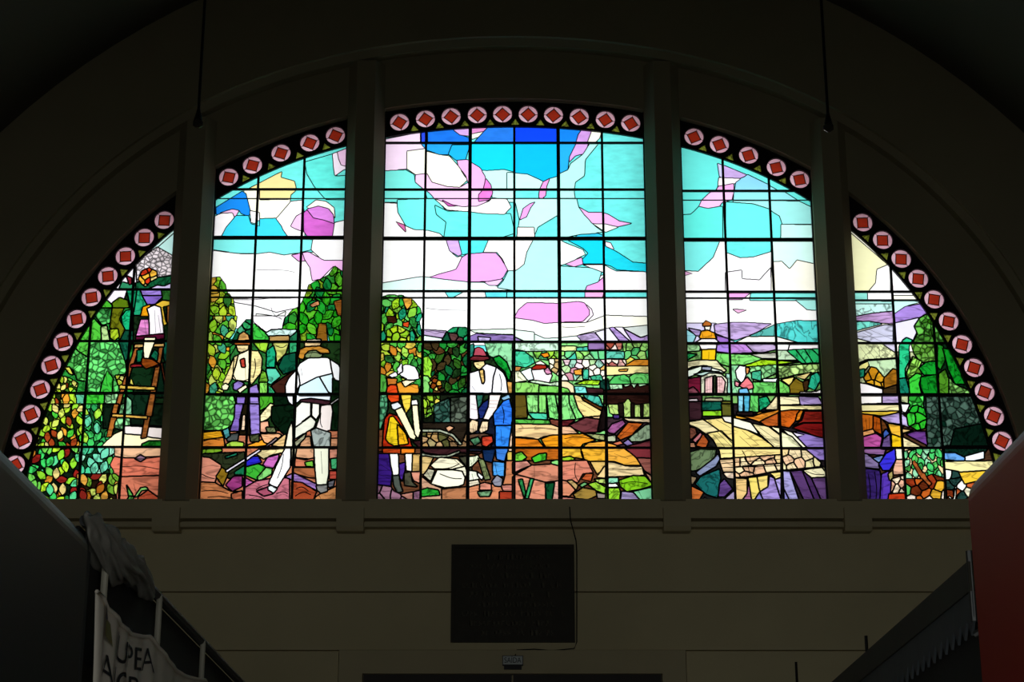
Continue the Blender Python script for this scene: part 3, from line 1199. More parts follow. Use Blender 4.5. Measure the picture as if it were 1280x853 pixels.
9868a0 60,350 275,365 255,412 60,400
8a78a8 60,392 120,400 205,462 224,524 60,505
80a0e0 160,432 255,408 232,475 200,465
3830d8 214,482 270,398 352,355 352,452 302,534 245,535
3a2470 60,508 222,530 242,622 224,800 60,800
5a38b8 236,560 292,538 314,602 304,722 284,800 222,800
b0a060 286,562 330,526 330,605 300,614
f0e8d0 346,355 420,355 425,442 352,444
f4b898 326,524 350,444 425,444 425,565 330,570
f0a078 314,602 430,565 440,718 310,718;v58 f4b898 a04020 f8e0c0 e09068
c83c18 294,720 440,712 440,800 284,800
>garden_plant|leafy garden plant with fallen leaves at its foot
f4dca0 415,355 755,355 755,800 430,800
f4dca0 415,380 520,355 755,355 755,605 640,562 560,602 420,605;l64 f0d8a0 48c868 78d898 98e0b0 3ab050 58c858
e8b030 425,600 560,600 640,560 755,600 755,800 430,800;v70 e8b030 c86020 a03818 f0d0a8 58b860 6a2a10 e8d8c8
a85828 500,450 560,540 640,640 620,660 540,580 480,470
>
08281c 740,340 1100,340 1060,400 900,430 740,395
68a8f0 738,392 830,392 904,430 892,465 738,445
e8f4fc 900,420 1060,375 1060,440 915,470
f8eca8 738,460 1160,455 1120,530 940,550 860,542 738,522
f8c838 850,548 1120,530 1060,640 920,645 840,634
f0e8c8 738,522 850,542 900,645 1000,620 1000,800 738,800;v66 f0e8c8 48b070 8a3818 fcfcf0 c86030 20403a
f8f8e8 824,658 838,658 828,785 768,748 778,735 812,762
# ---------------- lines painted on the glass
@10 505
-.8 900,432 1000,434 1060,445 1215,425
-.7 910,505 1060,495 1210,525
-.7 1005,640 1022,700
-.7 900,640 960,720
@40 385
-.7 300,420 380,360 440,340
-.7 330,500 400,440 445,430
-.7 900,100 915,225
-.7 980,20 990,200
-.7 1010,60 1030,200
@245 395
-.9 345,284 366,292 386,282
-.8 340,258 358,258
-.8 378,258 395,258
-1.1 305,335 293,470 320,512
-.9 395,412 398,515
-1.0 300,514 380,524 432,502
-.9 470,340 480,420 455,500
-.8 240,470 270,480
-.9 880,300 960,290 1000,310
-.8 840,420 850,480
-.9 345,720 390,716
-.9 432,690 500,690
-.9 370,60 380,100 430,110
-.8 640,240 690,260 730,230
@245 505
-.9 830,160 900,100
-.8 1000,70 992,150 1010,190
-.8 700,400 690,500 650,600
-.8 1000,380 1010,560
-.9 480,690 520,660 600,640
-.9 640,720 700,700 735,720
-.9 420,730 500,740 560,770
-.8 40,560 100,590 150,600
-.8 40,700 160,690 260,720
-.8 90,750 200,740 300,760
-.9 800,680 850,660 900,700
-.9 790,740 860,700 920,730
-.8 960,700 1000,760
-.8 60,300 120,280 190,290
@245 275
-.6 290,640 480,640 640,622 880,625
-.5 480,752 560,755 690,790
-.5 480,400 700,400 790,420
-.5 600,700 620,760 690,800
@465 355
-.5 430,195 560,210 760,212
-.5 520,275 600,275
-.5 900,275 1130,275
-.6 430,380 500,375 590,395
-.6 860,400 960,420 1060,400
@635 355
-.6 430,345 500,350 620,340
-.5 200,360 270,365
@465 430
-.8 250,308 262,316
-.9 236,182 244,230
-1.0 215,266 300,292 376,282
-.9 200,640 208,800
-.8 150,620 140,740
-.8 240,700 262,790
-.8 260,480 300,478
-.8 838,165 856,165
-.8 846,190 868,186
-.9 800,340 830,380
-.9 1020,240 1040,320 1030,380
-1.1 900,212 906,300 890,326
-.7 938,455 1012,455
-.7 930,480 1000,482
-.7 918,510 985,512
-.7 790,480 832,490
-.7 788,520 838,530
-.7 805,640 814,702
-.7 822,640 830,700
-.7 882,650 886,708
-.7 902,648 908,702
-.9 1040,500 1060,560 1050,640
-.8 1030,680 1040,800
@465 505
-1.0 480,522 620,520 700,480
-.9 660,450 720,505
-.9 540,560 640,600 720,600
-.8 440,540 470,600
-.8 790,450 800,500
-.8 800,560 810,605
-.8 870,460 910,600
-.9 990,450 1040,456
-.9 985,480 1000,560
-1.0 420,250 560,240 640,290 690,335
-.8 60,480 150,540
-.8 40,560 140,600
@635 430
-.8 200,425 195,545
-.8 268,425 274,555
-.8 345,425 372,590
-.8 460,440 505,602
-.8 500,430 570,596
-.7 80,680 240,670 390,690
-.7 450,760 560,740 680,765
-.7 560,460 700,545
-.7 840,650 900,630
-.8 900,740 1000,650
@635 505
-.8 210,492 212,600
-.8 540,470 530,560 560,620
-.7 460,520 600,530
-.7 850,400 960,440
-.7 830,520 1000,530 1070,520
-.7 900,640 1000,620 1120,640
@840 505
-.9 270,140 400,230 490,325
-.8 160,152 300,172
-.8 350,125 480,200
-.9 330,245 420,345
-.9 360,225 480,345
-.8 560,215 700,335
-.8 540,260 640,350
-.8 640,172 820,330
-.8 700,190 850,300
-.8 900,235 1030,345
-.9 400,400 490,395
-.8 560,372 600,440 622,570
-.8 640,372 690,430
-.8 390,480 490,470 870,445
-.8 400,512 640,505 870,495
-.8 540,440 600,580
-.8 620,430 672,570
-.8 700,420 752,560
-.8 780,410 842,545
-.8 900,385 972,522
-.8 980,380 1062,522
-.8 1062,392 1152,502
-.7 1070,540 1150,570 1220,565
-.9 1060,80 1190,110
-.9 1040,190 1190,220
-.9 900,90 960,120
-.8 240,630 340,560
@840 390
-.7 880,640 930,600
-.6 620,480 700,520
-.6 540,370 640,360
-.6 280,530 282,650
-.6 305,525 306,650
-.6 380,525 384,650
-.6 400,530 404,650
-.8 240,170 250,208
-.8 318,170 312,208
-.8 295,320 294,378
@1055 380
-.6 130,345 200,440
-.6 170,340 250,440
-.6 210,335 300,435
-.6 250,335 350,430
-.6 290,335 390,420
-.6 200,205 390,285
-.6 150,235 300,302
-.9 700,90 690,200 720,305
-.8 640,340 650,450
-.8 690,340 685,450
-.8 600,140 650,180 640,260
-.8 600,250 660,240 700,280
-.8 660,500 700,540
-.8 660,600 700,690
-.8 860,420 900,560
@1065 505
-.9 130,560 150,700 140,780
-.9 180,540 200,680 190,780
-.9 250,600 240,760
-.9 110,120 120,210
-.9 140,110 138,210
-.9 200,120 190,210
"""

# ------------------------------------------------------------------ the arch, measured on the wall
ROSE = {
    1: [(206.7, 277.2), (179.5, 296.7), (154.8, 319), (131.9, 343.3), (110.3, 369.4), (92.3, 397.2), (75.5, 425.9),
        (60.6, 455.3), (49, 486.8), (39.4, 518.8), (31.9, 551.5), (26.5, 584)],
    2: [(289.2, 226.6), (318.8, 212.2), (353.9, 196.9), (389, 183), (420.3, 172.3)],
    3: [(499.4, 153.1), (531.6, 147.8), (563.6, 143.8), (596.3, 140.6), (628.1, 139.6), (660.3, 139.6), (692.2, 140.6),
        (724.4, 144.2), (756.9, 148.9), (788.4, 154.7)],
    4: [(866.3, 174.5), (897.3, 185.2), (933.3, 198.9), (967.3, 214.7), (996.3, 229.4)],
    5: [(1077.3, 279.8), (1103.8, 300.2), (1128.4, 322.5), (1151, 346.4), (1171.7, 372), (1189.7, 399.8), (1206.6, 428.8),
        (1220.3, 458.9), (1231.9, 489.7), (1240.8, 521.4), (1247.5, 553.5), (1252.5, 586)],
}
_p = np.array([on_plane(x, y) for k in ROSE for x, y in ROSE[k]])
_s = np.linalg.lstsq(np.c_[2 * _p, np.ones(len(_p))], (_p ** 2).sum(1), rcond=None)[0]
CX, CZ = float(_s[0]), float(_s[1])
RC = float(math.sqrt(_s[2] + CX * CX + CZ * CZ))
RR = 0.141                       # rosette radius
# the arch is a little fuller than a circle: its radius as an even function of the angle from the vertical
_t = np.arctan2(_p[:, 1] - CZ, _p[:, 0] - CX) - math.pi / 2
_r = np.hypot(_p[:, 0] - CX, _p[:, 1] - CZ)
_c = np.linalg.lstsq(np.c_[np.ones(len(_t)), np.cos(2 * _t), np.cos(4 * _t), np.sin(2 * _t)], _r, rcond=None)[0]
print('arch residual px', np.abs(_r - np.c_[np.ones(len(_t)), np.cos(2 * _t), np.cos(4 * _t), np.sin(2 * _t)] @ _c).max() * 98)


def rad(t):
    q = t - math.pi / 2
    return _c[0] + _c[1] * np.cos(2 * q) + _c[2] * np.cos(4 * q) + _c[3] * np.sin(2 * q)


def apt(t, d=0.0):
    r = rad(t) + d
    return CX + r * math.cos(t), CZ + r * math.sin(t)


DP, DO = -RR - 0.05, RR + 0.05   # edge of the picture and of the opening, from the line of rosettes


def ang_x(x, d):
    a, c = 0.0, math.pi
    for _ in range(50):
        q = (a + c) / 2
        if apt(q, d)[0] > x: a = q
        else: c = q
    return (a + c) / 2


def ang_z(z, d, left):
    a, c = -.3, math.pi / 2
    for _ in range(50):
        q = (a + c) / 2
        if apt(math.pi - q if left else q, d)[1] < z: a = q
        else: c = q
    return math.pi - (a + c) / 2 if left else (a + c) / 2


ZS = on_plane(640, 629)[1]       # sill height
FY, OY = GY - 0.13, GY + 0.36    # inner and outer faces of the wall


def xs_of(*pp):
    return sum(on_plane(x, y)[0] for x, y in pp) / len(pp)


def zs_of(y):
    return on_plane(640, y)[1]


WIN = {
    1: dict(x=(None, xs_of((221.5, 290), (211, 430), (197.5, 620))),
            v=[xs_of((169.7, 340), (147.8, 620)), xs_of((110, 440), (99.8, 620))],
            h=[362.6, 427.2, 492, 559.5], thin=[], thick=[]),
    2: dict(x=(xs_of((270, 260), (259, 425), (247.5, 620)), xs_of((435.5, 190), (429.5, 425), (418, 620))),
            v=[xs_of((325, 240), (302.8, 620)), xs_of((380.6, 240), (364, 620))],
            h=[237.5, 298, 364, 428, 493.5, 560], thin=[249, 372.5], thick=[298]),
    3: dict(x=(xs_of((482.5, 180), (475, 430), (469.5, 620)), xs_of((805.4, 180), (811, 430), (815.5, 620))),
            v=[xs_of((533.8, 200), (529.5, 370), (524.4, 620)), xs_of((588.6, 200), (586.9, 370), (583, 620)),
               xs_of((643.9, 200), (642, 620)), xs_of((698.8, 200), (700.3, 620)), xs_of((753.8, 200), (758.4, 620))],
            h=[179.5, 237.8, 299, 364.8, 428, 493.3, 560.5], thin=[249, 373], thick=[299]),
    4: dict(x=(xs_of((850.5, 190), (857, 430), (862.5, 620)), xs_of((1015.5, 270), (1024.5, 430), (1033, 620))),
            v=[xs_of((904.4, 240), (918.9, 620)), xs_of((960.6, 240), (979.8, 620))],
            h=[239.5, 300.5, 365.5, 429.8, 493.4, 561], thin=[251, 373.5], thick=[300.5]),
    5: dict(x=(xs_of((1062.5, 300), (1070.5, 430), (1080.5, 620)), None),
            v=[xs_of((1112.8, 340), (1132.2, 620)), xs_of((1169.8, 440), (1181.4, 620))],
            h=[365.5, 429.7, 493.7, 560.7], thin=[376], thick=[]),
}
BIGV = {3: (1, 3)}               # heavier upright bars


def arch_loop(k, d, n=40):
    """outline of window k against the arch moved out by d, as (x, z), counter-clockwise from lower left"""
    xl, xr = WIN[k]['x']
    aL = ang_z(ZS, d, True) if xl is None else ang_x(xl, d)
    aR = ang_z(ZS, d, False) if xr is None else ang_x(xr, d)
    pts = []
    if xl is not None: pts.append((xl, ZS))
    if xr is not None: pts.append((xr, ZS))
    return pts + [apt(aR + (aL - aR) * i / n, d) for i in range(n + 1)]


# ------------------------------------------------------------------ the hall
D1 = on_plane(640, 69)[1] - apt(math.pi / 2)[1]
R1 = rad(math.pi / 2) + D1
R2 = math.hypot(on_plane(160, 66)[0] - CX, on_plane(160, 66)[1] - CZ)
BACK = -4.0


def arc(R, a0, a1, n):
    return [(CX + R * math.cos(a0 + (a1 - a0) * i / n), CZ + R * math.sin(a0 + (a1 - a0) * i / n)) for i in range(n + 1)]


HW = R2
wall = empty('wall_front', (CX, FY, 0))
tag(wall, 'end wall of the hall around the arched stained glass', 'wall', 'structure')
wl = (CX, FY, 0)
aa = math.asin((ZS - CZ) / (R2 + .4))
outl = arc(R2 + .4, aa, math.pi - aa, 72)
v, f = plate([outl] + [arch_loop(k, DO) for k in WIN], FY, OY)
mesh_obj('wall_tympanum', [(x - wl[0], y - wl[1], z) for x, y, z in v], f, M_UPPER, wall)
b = MB().box(CX - HW - .4, CX + HW + .4, FY + .10, OY, 0, ZS)
b.build('wall_core', M_PLASTER, wall, wl)

# the door and its surround
zt, zi = zs_of(816), zs_of(845)
xl, xr = on_plane(424, 830, FY)[0], on_plane(857, 830, FY)[0]
il, ir = on_plane(453, 850, FY)[0], on_plane(828, 850, FY)[0]
# courses of stone below the sill
zc = [zs_of(671), zs_of(743), zs_of(816)]
while zc[-1] > .4:
    zc.append(max(0, zc[-1] - .78))
for i in range(len(zc) - 1):
    g = .011
    z1, z0 = zc[i] - (g if i else 0), zc[i + 1] + g
    if z1 > zt + .02:
        MB().box(CX - HW - .3, CX + HW + .3, FY, FY + .12, max(z0, zt + g), z1).build('stone_course', M_PLASTER, wall, wl)
    else:
        MB().box(CX - HW - .3, xl - g, FY, FY + .12, z0, z1).build('stone_course', M_PLASTER, wall, wl)
        MB().box(xr + g, CX + HW + .3, FY, FY + .12, z0, z1).build('stone_course', M_PLASTER, wall, wl)

# sill band, moulding with two dark grooves, and corbels under the piers
SILL = FY - .10
trim = empty('trim_1', (CX, FY, zs_of(670)))
tl = (CX, FY, zs_of(670))
tag(trim, 'stone sill moulding running under the stained glass windows', 'moulding', 'structure')
MB().box(CX - HW - .3, CX + HW + .3, SILL, GY - .01, zs_of(653), ZS - .002).build('sill_band', M_PLASTER2, trim, tl)
MB().box(CX - HW - .3, CX + HW + .3, SILL + .03, FY + .1, zs_of(663), zs_of(657)).build('fillet', M_PLASTER2, trim, tl)
for px in (208, 438, 846, 1072):
    x0, x1 = on_plane(px - 17, 650, SILL)[0], on_plane(px + 17, 650, SILL)[0]
    pr = [(SILL - .07, zs_of(641)), (FY + .05, zs_of(641)), (FY + .05, zs_of(669)), (SILL - .02, zs_of(669)), (SILL - .07, zs_of(664))]
    MB().prism(pr, 'x', x0, x1).build('corbel', M_PLASTER2, trim, tl)

# piers between the windows
gaps = [(WIN[k]['x'][1], WIN[k + 1]['x'][0]) for k in (1, 2, 3, 4)]
for i, (a, c) in enumerate(gaps):
    ch, dp = .13, .16
    prof = [(a + .004, FY - .001), (a + ch, FY - dp), (c - ch, FY - dp), (c - .004, FY - .001)]
    zt_ = apt(ang_x((a + c) / 2, D1), D1)[1] - .03
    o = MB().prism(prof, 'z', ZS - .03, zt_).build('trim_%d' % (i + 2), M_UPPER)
    tag(o, ['stone pier between the girl on the ladder and the straw hat man',
            'stone pier left of the wide middle window',
            'stone pier right of the wide middle window',
            'stone pier between the straw mound and the round tree'][i], 'pier', 'structure')

# archivolt ring and the barrel vault
a1 = math.asin((ZS - .1 - CZ) / R1)
n = 80
o_ = [(0, FY), (0, FY - .16), (.10, FY - .20), (.10, FY - .26), (None, FY - .26), (None, FY)]
vv, ff = [], []
for i in range(n + 1):
    t = a1 + (math.pi - 2 * a1) * i / n
    for r, y in o_:
        r = R2 + .05 if r is None else rad(t) + D1 + r
        vv.append((CX + r * math.cos(t), y, CZ + r * math.sin(t)))
for i in range(n):
    for j in range(len(o_)):
        j2 = (j + 1) % len(o_)
        ff.append((i * 6 + j, i * 6 + j2, i * 6 + 6 + j2, i * 6 + 6 + j))
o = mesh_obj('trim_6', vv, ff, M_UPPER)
tag(o, 'dark stepped arch band over the five windows', 'arch', 'structure')

zsp = CZ                          # springing of the vault
vv, ff = [], []
ys = [FY - .26, BACK]
th = np.linspace(0, math.pi, 61)
for y in ys:
    for R in (R2, R2 + .4):
        for t in th:
            vv.append((CX + R * math.cos(t), y, CZ + R * math.sin(t)))
m = len(th)
for i in range(m - 1):
    ff.append((i, i + 1, 2 * m + i + 1, 2 * m + i))
    ff.append((m + i, 3 * m + i, 3 * m + i + 1, m + i + 1))
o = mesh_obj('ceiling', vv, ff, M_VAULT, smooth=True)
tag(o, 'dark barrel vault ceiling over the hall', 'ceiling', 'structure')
# ribs of the vault: the nearest one frames the wall
for i, y in enumerate((FY - .26 - .9, 16.5, 10.5)):
    vv, ff = [], []
    for yy, R in ((y, R2 + .1), (y, R2 - .22), (y - .5, R2 - .22), (y - .5, R2 + .1)):
        for t in th:
            vv.append((CX + R * math.cos(t), yy, CZ + R * math.sin(t)))
    for q in range(3):
        for j in range(m - 1):
            ff.append((q * m + j, q * m + j + 1, q * m + m + j + 1, q * m + m + j))
    if i > 0:
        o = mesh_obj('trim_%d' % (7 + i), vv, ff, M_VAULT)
        tag(o, ['', 'vault rib nearest the arched windows', 'vault rib over the middle of the hall'][i], 'rib', 'structure')
for sgn, side in ((-1, 'left'), (1, 'right')):
    x0, x1 = sorted((CX + sgn * R2, CX + sgn * (R2 + .4)))
    o = MB().box(x0, x1, BACK, OY, 0, CZ + .02).build('wall_' + side, M_SIDE)
    tag(o, 'dim %s side wall of the hall' % side, 'wall', 'structure')
ENT = 4.1                         # height of the open entrance in the rear wall
o = MB().box(CX - R2 - .4, CX + R2 + .4, BACK - .4, BACK, ENT, CZ + R2 + .4).box(CX - R2 - .4, -7.5, BACK - .4, BACK, 0, ENT) \
    .box(7.5, CX + R2 + .4, BACK - .4, BACK, 0, ENT).build('wall_back', M_SIDE)
tag(o, 'rear wall of the hall with the open entrance, behind the viewer', 'wall', 'structure')
o = MB().box(CX - R2, CX + R2, BACK, 2.5, ENT, ENT + .35).build('trim_10', M_SIDE)  # slab added out of view to hold entrance light off the upper wall
tag(o, 'gallery floor over the entrance behind the viewer', 'gallery', 'structure')
o = MB().box(CX - R2 - .4, CX + R2 + .4, BACK - .4, OY, -.3, 0).build('floor', M_FLOOR)
tag(o, 'stone floor of the market hall', 'floor', 'structure')
o = mesh_obj('floor_outside', [(-80, OY, -.02), (80, OY, -.02), (80, 110, -.02), (-80, 110, -.02), (-80, OY, -.3), (80, OY, -.3), (80, 110, -.3), (-80, 110, -.3)],
             [(0, 1, 2, 3), (7, 6, 5, 4), (0, 4, 5, 1), (1, 5, 6, 2), (2, 6, 7, 3), (3, 7, 4, 0)], M_STREET)
tag(o, 'paved street outside behind the stained glass wall', 'street', 'structure')

d = empty('door_1', ((il + ir) / 2, FY, 0))
dl = ((il + ir) / 2, FY, 0)
tag(d, 'wide dark doorway with a stone surround under the plaque', 'door', 'structure')
MB().box(xl, il, FY - .05, FY + .1, 0, zt).box(ir, xr, FY - .05, FY + .1, 0, zt).box(il, ir, FY - .05, FY + .1, zi, zt).build('door_frame', M_PLASTER2, d, dl)
for s in (0, 1):
    c0 = il + (ir - il) / 2 * s
    lf = MB().box(c0 + .01, c0 + (ir - il) / 2 - .01, FY + .03, FY + .1, 0, zi).build('door_leaf', M_DARK, d, dl)
    for z0 in (.3, 2.0, 3.7):
        MB().box(c0 + .3, c0 + (ir - il) / 2 - .3, FY + .01, FY + .03, z0, z0 + 1.35).build('panel', M_DARK, lf, dl)

# ------------------------------------------------------------------ the drawing on the glass
S = 2
PX0, PY0, PX1, PY1 = 8, 128, 1268, 640
GWD, GHT = (PX1 - PX0) * S, (PY1 - PY0) * S
ids = np.zeros((GHT, GWD), np.int32)
REG = [None]                     # id -> (hex, kind, weight, figure)
FIG = {}


def rast(poly):
    p = np.array(poly) - (PX0, PY0)
    p = p * S
    x0, y0 = np.maximum(np.floor(p.min(0)).astype(int), 0)
    x1, y1 = np.minimum(np.ceil(p.max(0)).astype(int) + 1, (GWD, GHT))
    if x1 <= x0 or y1 <= y0:
        return None
    X = np.arange(x0, x1) + .5
    Y = (np.arange(y0, y1) + .5)[:, None]
    mk = np.zeros((y1 - y0, x1 - x0), bool)
    for (ax, ay), (bx, by) in zip(p, np.roll(p, -1, 0)):
        if ay == by: continue
        c = (ay > Y) != (by > Y)
        mk ^= c & (X < (bx - ax) * (Y - ay) / (by - ay) + ax)
    return x0, y0, mk


def new_id(hexs, kind, wt, fig):
    REG.append((hexs, kind, wt, fig))
    return len(REG) - 1


def scatter(r, sp):
    x0, y0, mk = r
    hh, ww = mk.shape
    pts = []
    d2 = (sp * .8) ** 2
    tries = int(14 * mk.sum() / (sp * sp)) + 30
    for _ in range(tries):
        x, y = RNG.uniform(0, ww), RNG.uniform(0, hh)
        if not mk[int(y), int(x)]: continue
        if all((x - a) ** 2 + (y - b) ** 2 > d2 for a, b in pts): pts.append((x, y))
    return pts


STROKE = []
ox, oy, sc_, wt, fig = 0., 0., 6.4, 1., None
for line in DATA.strip().splitlines():
    line = line.strip()
    if not line or line[0] == '#': continue
    if line[0] == '@':
        q = line[1:].split()
        ox, oy = float(q[0]), float(q[1])
        sc_ = float(q[2]) if len(q) > 2 else 6.4
        continue
    if line[0] == '~':
        wt = float(line[1:]); continue
    if line[0] == '-':
        q = line[1:].split()
        STROKE.append((float(q[0]), [(ox + float(a) / sc_, oy + float(b) / sc_) for a, b in (t.split(',') for t in q[1:])]))
        continue
    if line[0] == '>':
        fig = None
        if len(line) > 1:
            nm, lb = line[1:].split('|')
            fig = nm
            FIG[nm] = lb
        continue
    body, _, opt = line.partition(';')
    hx, *pp = body.split()
    poly = [(ox + float(a) / sc_, oy + float(b) / sc_) for a, b in (t.split(',') for t in pp)]
    r = rast(poly)
    if r is None: continue
    x0, y0, mk = r
    view = ids[y0:y0 + mk.shape[0], x0:x0 + mk.shape[1]]
    if opt[:1] in ('v', 'o'):
        q = opt[1:].split()
        pts = scatter(r, float(q[0]) / 6.4 * S)
        if not pts:
            view[mk] = new_id(hx, '', wt, fig); continue
        Y, X = np.nonzero(mk)
        P = np.array(pts)
        ang = RNG.uniform(0, 3.14, len(P))
        dx, dy = X[:, None] - P[:, 0], Y[:, None] - P[:, 1]
        u = dx * np.cos(ang) + dy * np.sin(ang)
        w_ = -dx * np.sin(ang) + dy * np.cos(ang)
        near = np.argmin(u * u * .7 + w_ * w_ * 1.35, 1)
        new = np.array([new_id(q[1 + RNG.integers(len(q) - 1)], '', wt, fig) for _ in pts])
        view[Y, X] = new[near]
        if opt[0] == 'o':          # leaves lying over one another
            sp = float(q[0]) / 6.4 * S
            yy, xx = np.mgrid[0:mk.shape[0], 0:mk.shape[1]]
            for (x, y) in scatter(r, sp * .95):
                t = math.pi / 2 + RNG.normal(0, .7)
                dx, dy = xx - x, yy - y
                u = (dx * math.cos(t) + dy * math.sin(t)) / (sp * .72)
                w_ = (-dx * math.sin(t) + dy * math.cos(t)) / (sp * .42)
                lf = mk & (np.abs(w_) < (1 - np.clip(np.abs(u), 0, 1) ** 1.8)) & (np.abs(u) < 1)
                view[lf] = new_id(q[1 + RNG.integers(len(q) - 1)], '', 1.21, fig)
    elif opt[:1] == 'l':
        q = opt[1:].split()
        view[mk] = new_id(q[1], '', wt, fig)
        sp = float(q[0]) / 6.4 * S
        pts = scatter(r, sp) + scatter(r, sp * 1.5)
        yy, xx = np.mgrid[0:mk.shape[0], 0:mk.shape[1]]
        for (x, y) in pts:
            t = math.pi / 2 + RNG.normal(0, .6)
            dx, dy = xx - x, yy - y
            u = (dx * math.cos(t) + dy * math.sin(t)) / (sp * .70)
            w_ = (-dx * math.sin(t) + dy * math.cos(t)) / (sp * .42)
            lf = mk & ((np.abs(w_) < (1 - np.clip(np.abs(u), 0, 1) ** 1.8)) & (np.abs(u) < 1))
            view[lf] = new_id(q[2 + RNG.integers(len(q) - 2)], '', 1.21, fig)
    else:
        view[mk] = new_id(hx, opt[:1], wt, fig)

# which window and which panel of its iron grid every point lies in
gy, gx = np.mgrid[0:GHT, 0:GWD]
pxx, pyy = PX0 + (gx + .5) / S, PY0 + (gy + .5) / S
a_, u_ = (pxx - W / 2) / F, (H / 2 - pyy) / F
fw_ = CT - u_ * ST
WX, WZ = a_ / fw_ * GY, EYE + (ST + u_ * CT) / fw_ * GY
cell = np.zeros((GHT, GWD), np.int32)
inside = (np.hypot(WX - CX, WZ - CZ) < rad(np.arctan2(WZ - CZ, WX - CX)) + DP) & (WZ > ZS)
for k, w in WIN.items():
    xl_, xr_ = w['x']
    m_ = inside & (WX > (-99 if xl_ is None else xl_)) & (WX < (99 if xr_ is None else xr_))
    if k == 1: m_ &= WX < xr_
    if k == 5: m_ &= WX > xl_
    c = np.full((GHT, GWD), k * 100, np.int32)
    for xv in w['v']: c += (WX > xv).astype(np.int32) * 10
    for hv in w['h']: c += (WZ < zs_of(hv)).astype(np.int32)
    cell[m_] = c[m_]
del gy, gx, pxx, pyy, a_, u_, fw_, WX, WZ
lab = np.where(cell > 0, ids.astype(np.int64) * 1000 + cell, 0)
ULAB, lab = np.unique(lab, return_inverse=True)
lab = lab.reshape(GHT, GWD).astype(np.int32)
zero = int(lab[0, 0])


def components(L):
    """4-connected components by runs"""
    par = []

    def find(a):
        while par[a] != a:
            par[a] = par[par[a]]
            a = par[a]
        return a
    out = np.empty(L.shape, np.int32)
    prev = None
    for y in range(L.shape[0]):
        row = L[y]
        st = np.flatnonzero(np.r_[True, row[1:] != row[:-1]])
        en = np.r_[st[1:], L.shape[1]]
        cur = []
        for s, e in zip(st.tolist(), en.tolist()):
            i = len(par)
            par.append(i)
            out[y, s:e] = i
            cur.append((s, e, int(row[s]), i))
        if prev:
            i = j = 0
            while i < len(prev) and j < len(cur):
                p, c = prev[i], cur[j]
                if p[2] == c[2] and p[0] < c[1] and c[0] < p[1]:
                    a, b2 = find(p[3]), find(c[3])
                    if a != b2: par[max(a, b2)] = min(a, b2)
                if p[1] < c[1]: i += 1
                else: j += 1
        prev = cur
    root = np.array([find(i) for i in range(len(par))], np.int32)
    return root[out]


for it in range(3):               # slivers join the piece they border most
    comp = components(lab)
    _, inv, cnt = np.unique(comp, return_inverse=True, return_counts=True)
    inv = inv.reshape(lab.shape)
    small = (cnt[inv] < 9 * S * S) & (cell > 0)
    if not small.any(): break
    for _ in range(14):
        if not small.any(): break
        for dy, dx in ((0, 1), (1, 0), (0, -1), (-1, 0)):
            src = np.roll(lab, (dy, dx), (0, 1))
            ok = small & ~np.roll(small, (dy, dx), (0, 1)) & (np.roll(cell, (dy, dx), (0, 1)) == cell)
            lab[ok] = src[ok]
            small &= ~ok
for _ in range(3):                # no corner-only contacts
    A, B, C_, D_ = lab[:-1, :-1], lab[:-1, 1:], lab[1:, :-1], lab[1:, 1:]
    q = ((A == D_) & (A != B) & (A != C_)) | ((B == C_) & (B != A) & (B != D_))
    yy, xx = np.nonzero(q)
    if not len(yy): break
    lab[yy, xx] = lab[yy, xx + 1]
comp = components(lab)
_, inv = np.unique(comp, return_inverse=True)
G = np.zeros((GHT + 2, GWD + 2), np.int32)
G[1:-1, 1:-1] = inv.reshape(lab.shape) + 1
bgid = int(G[1, 1])
G[0, :] = G[-1, :] = bgid
G[:, 0] = G[:, -1] = bgid
flatc = inv.ravel()
first = np.full(flatc.max() + 1, -1, np.int64)
first[flatc[::-1]] = np.arange(flatc.size)[::-1]
area = np.bincount(flatc)
cellof = ULAB[lab.ravel()[first]] % 1000
idof = ULAB[lab.ravel()[first]] // 1000

# ------------------------------------------------------------------ trace the seams between the pieces
nb = {}
hy, hx_ = np.nonzero(G[:-1, :] != G[1:, :])       # horizontal seam under row hy, between corners (hy+1,hx)-(hy+1,hx+1)
for i, j in zip((hy + 1).tolist(), hx_.tolist()):
    nb.setdefault((i, j), []).append((i, j + 1))
    nb.setdefault((i, j + 1), []).append((i, j))
vy, vx = np.nonzero(G[:, :-1] != G[:, 1:])
for i, j in zip(vy.tolist(), (vx + 1).tolist()):
    nb.setdefault((i, j), []).append((i + 1, j))
    nb.setdefault((i + 1, j), []).append((i, j))


def sides(p, q):
    (i, j), (i2, j2) = p, q
    if i == i2:
        jj = min(j, j2)
        up, dn = int(G[i - 1, jj]), int(G[i, jj])
        return (up, dn) if j2 > j else (dn, up)
    ii = min(i, i2)
    ea, we = int(G[ii, j]), int(G[ii, j - 1])
    return (ea, we) if i2 > i else (we, ea)


seen = set()
CH = []                            # (points, left, right, closed)


def walk(p, q):
    pts = [p, q]
    seen.add((p, q)); seen.add((q, p))
    while len(nb[q]) == 2 and q != p:
        a, b2 = nb[q]
        r = b2 if a == pts[-2] else a
        if (q, r) in seen: break
        seen.add((q, r)); seen.add((r, q))
        pts.append(r)
        q = r
    return pts


for p, l in nb.items():
    if len(l) != 2:
        for q in l:
            if (p, q) not in seen: CH.append(walk(p, q))
for p, l in nb.items():
    for q in l:
        if (p, q) not in seen: CH.append(walk(p, q))


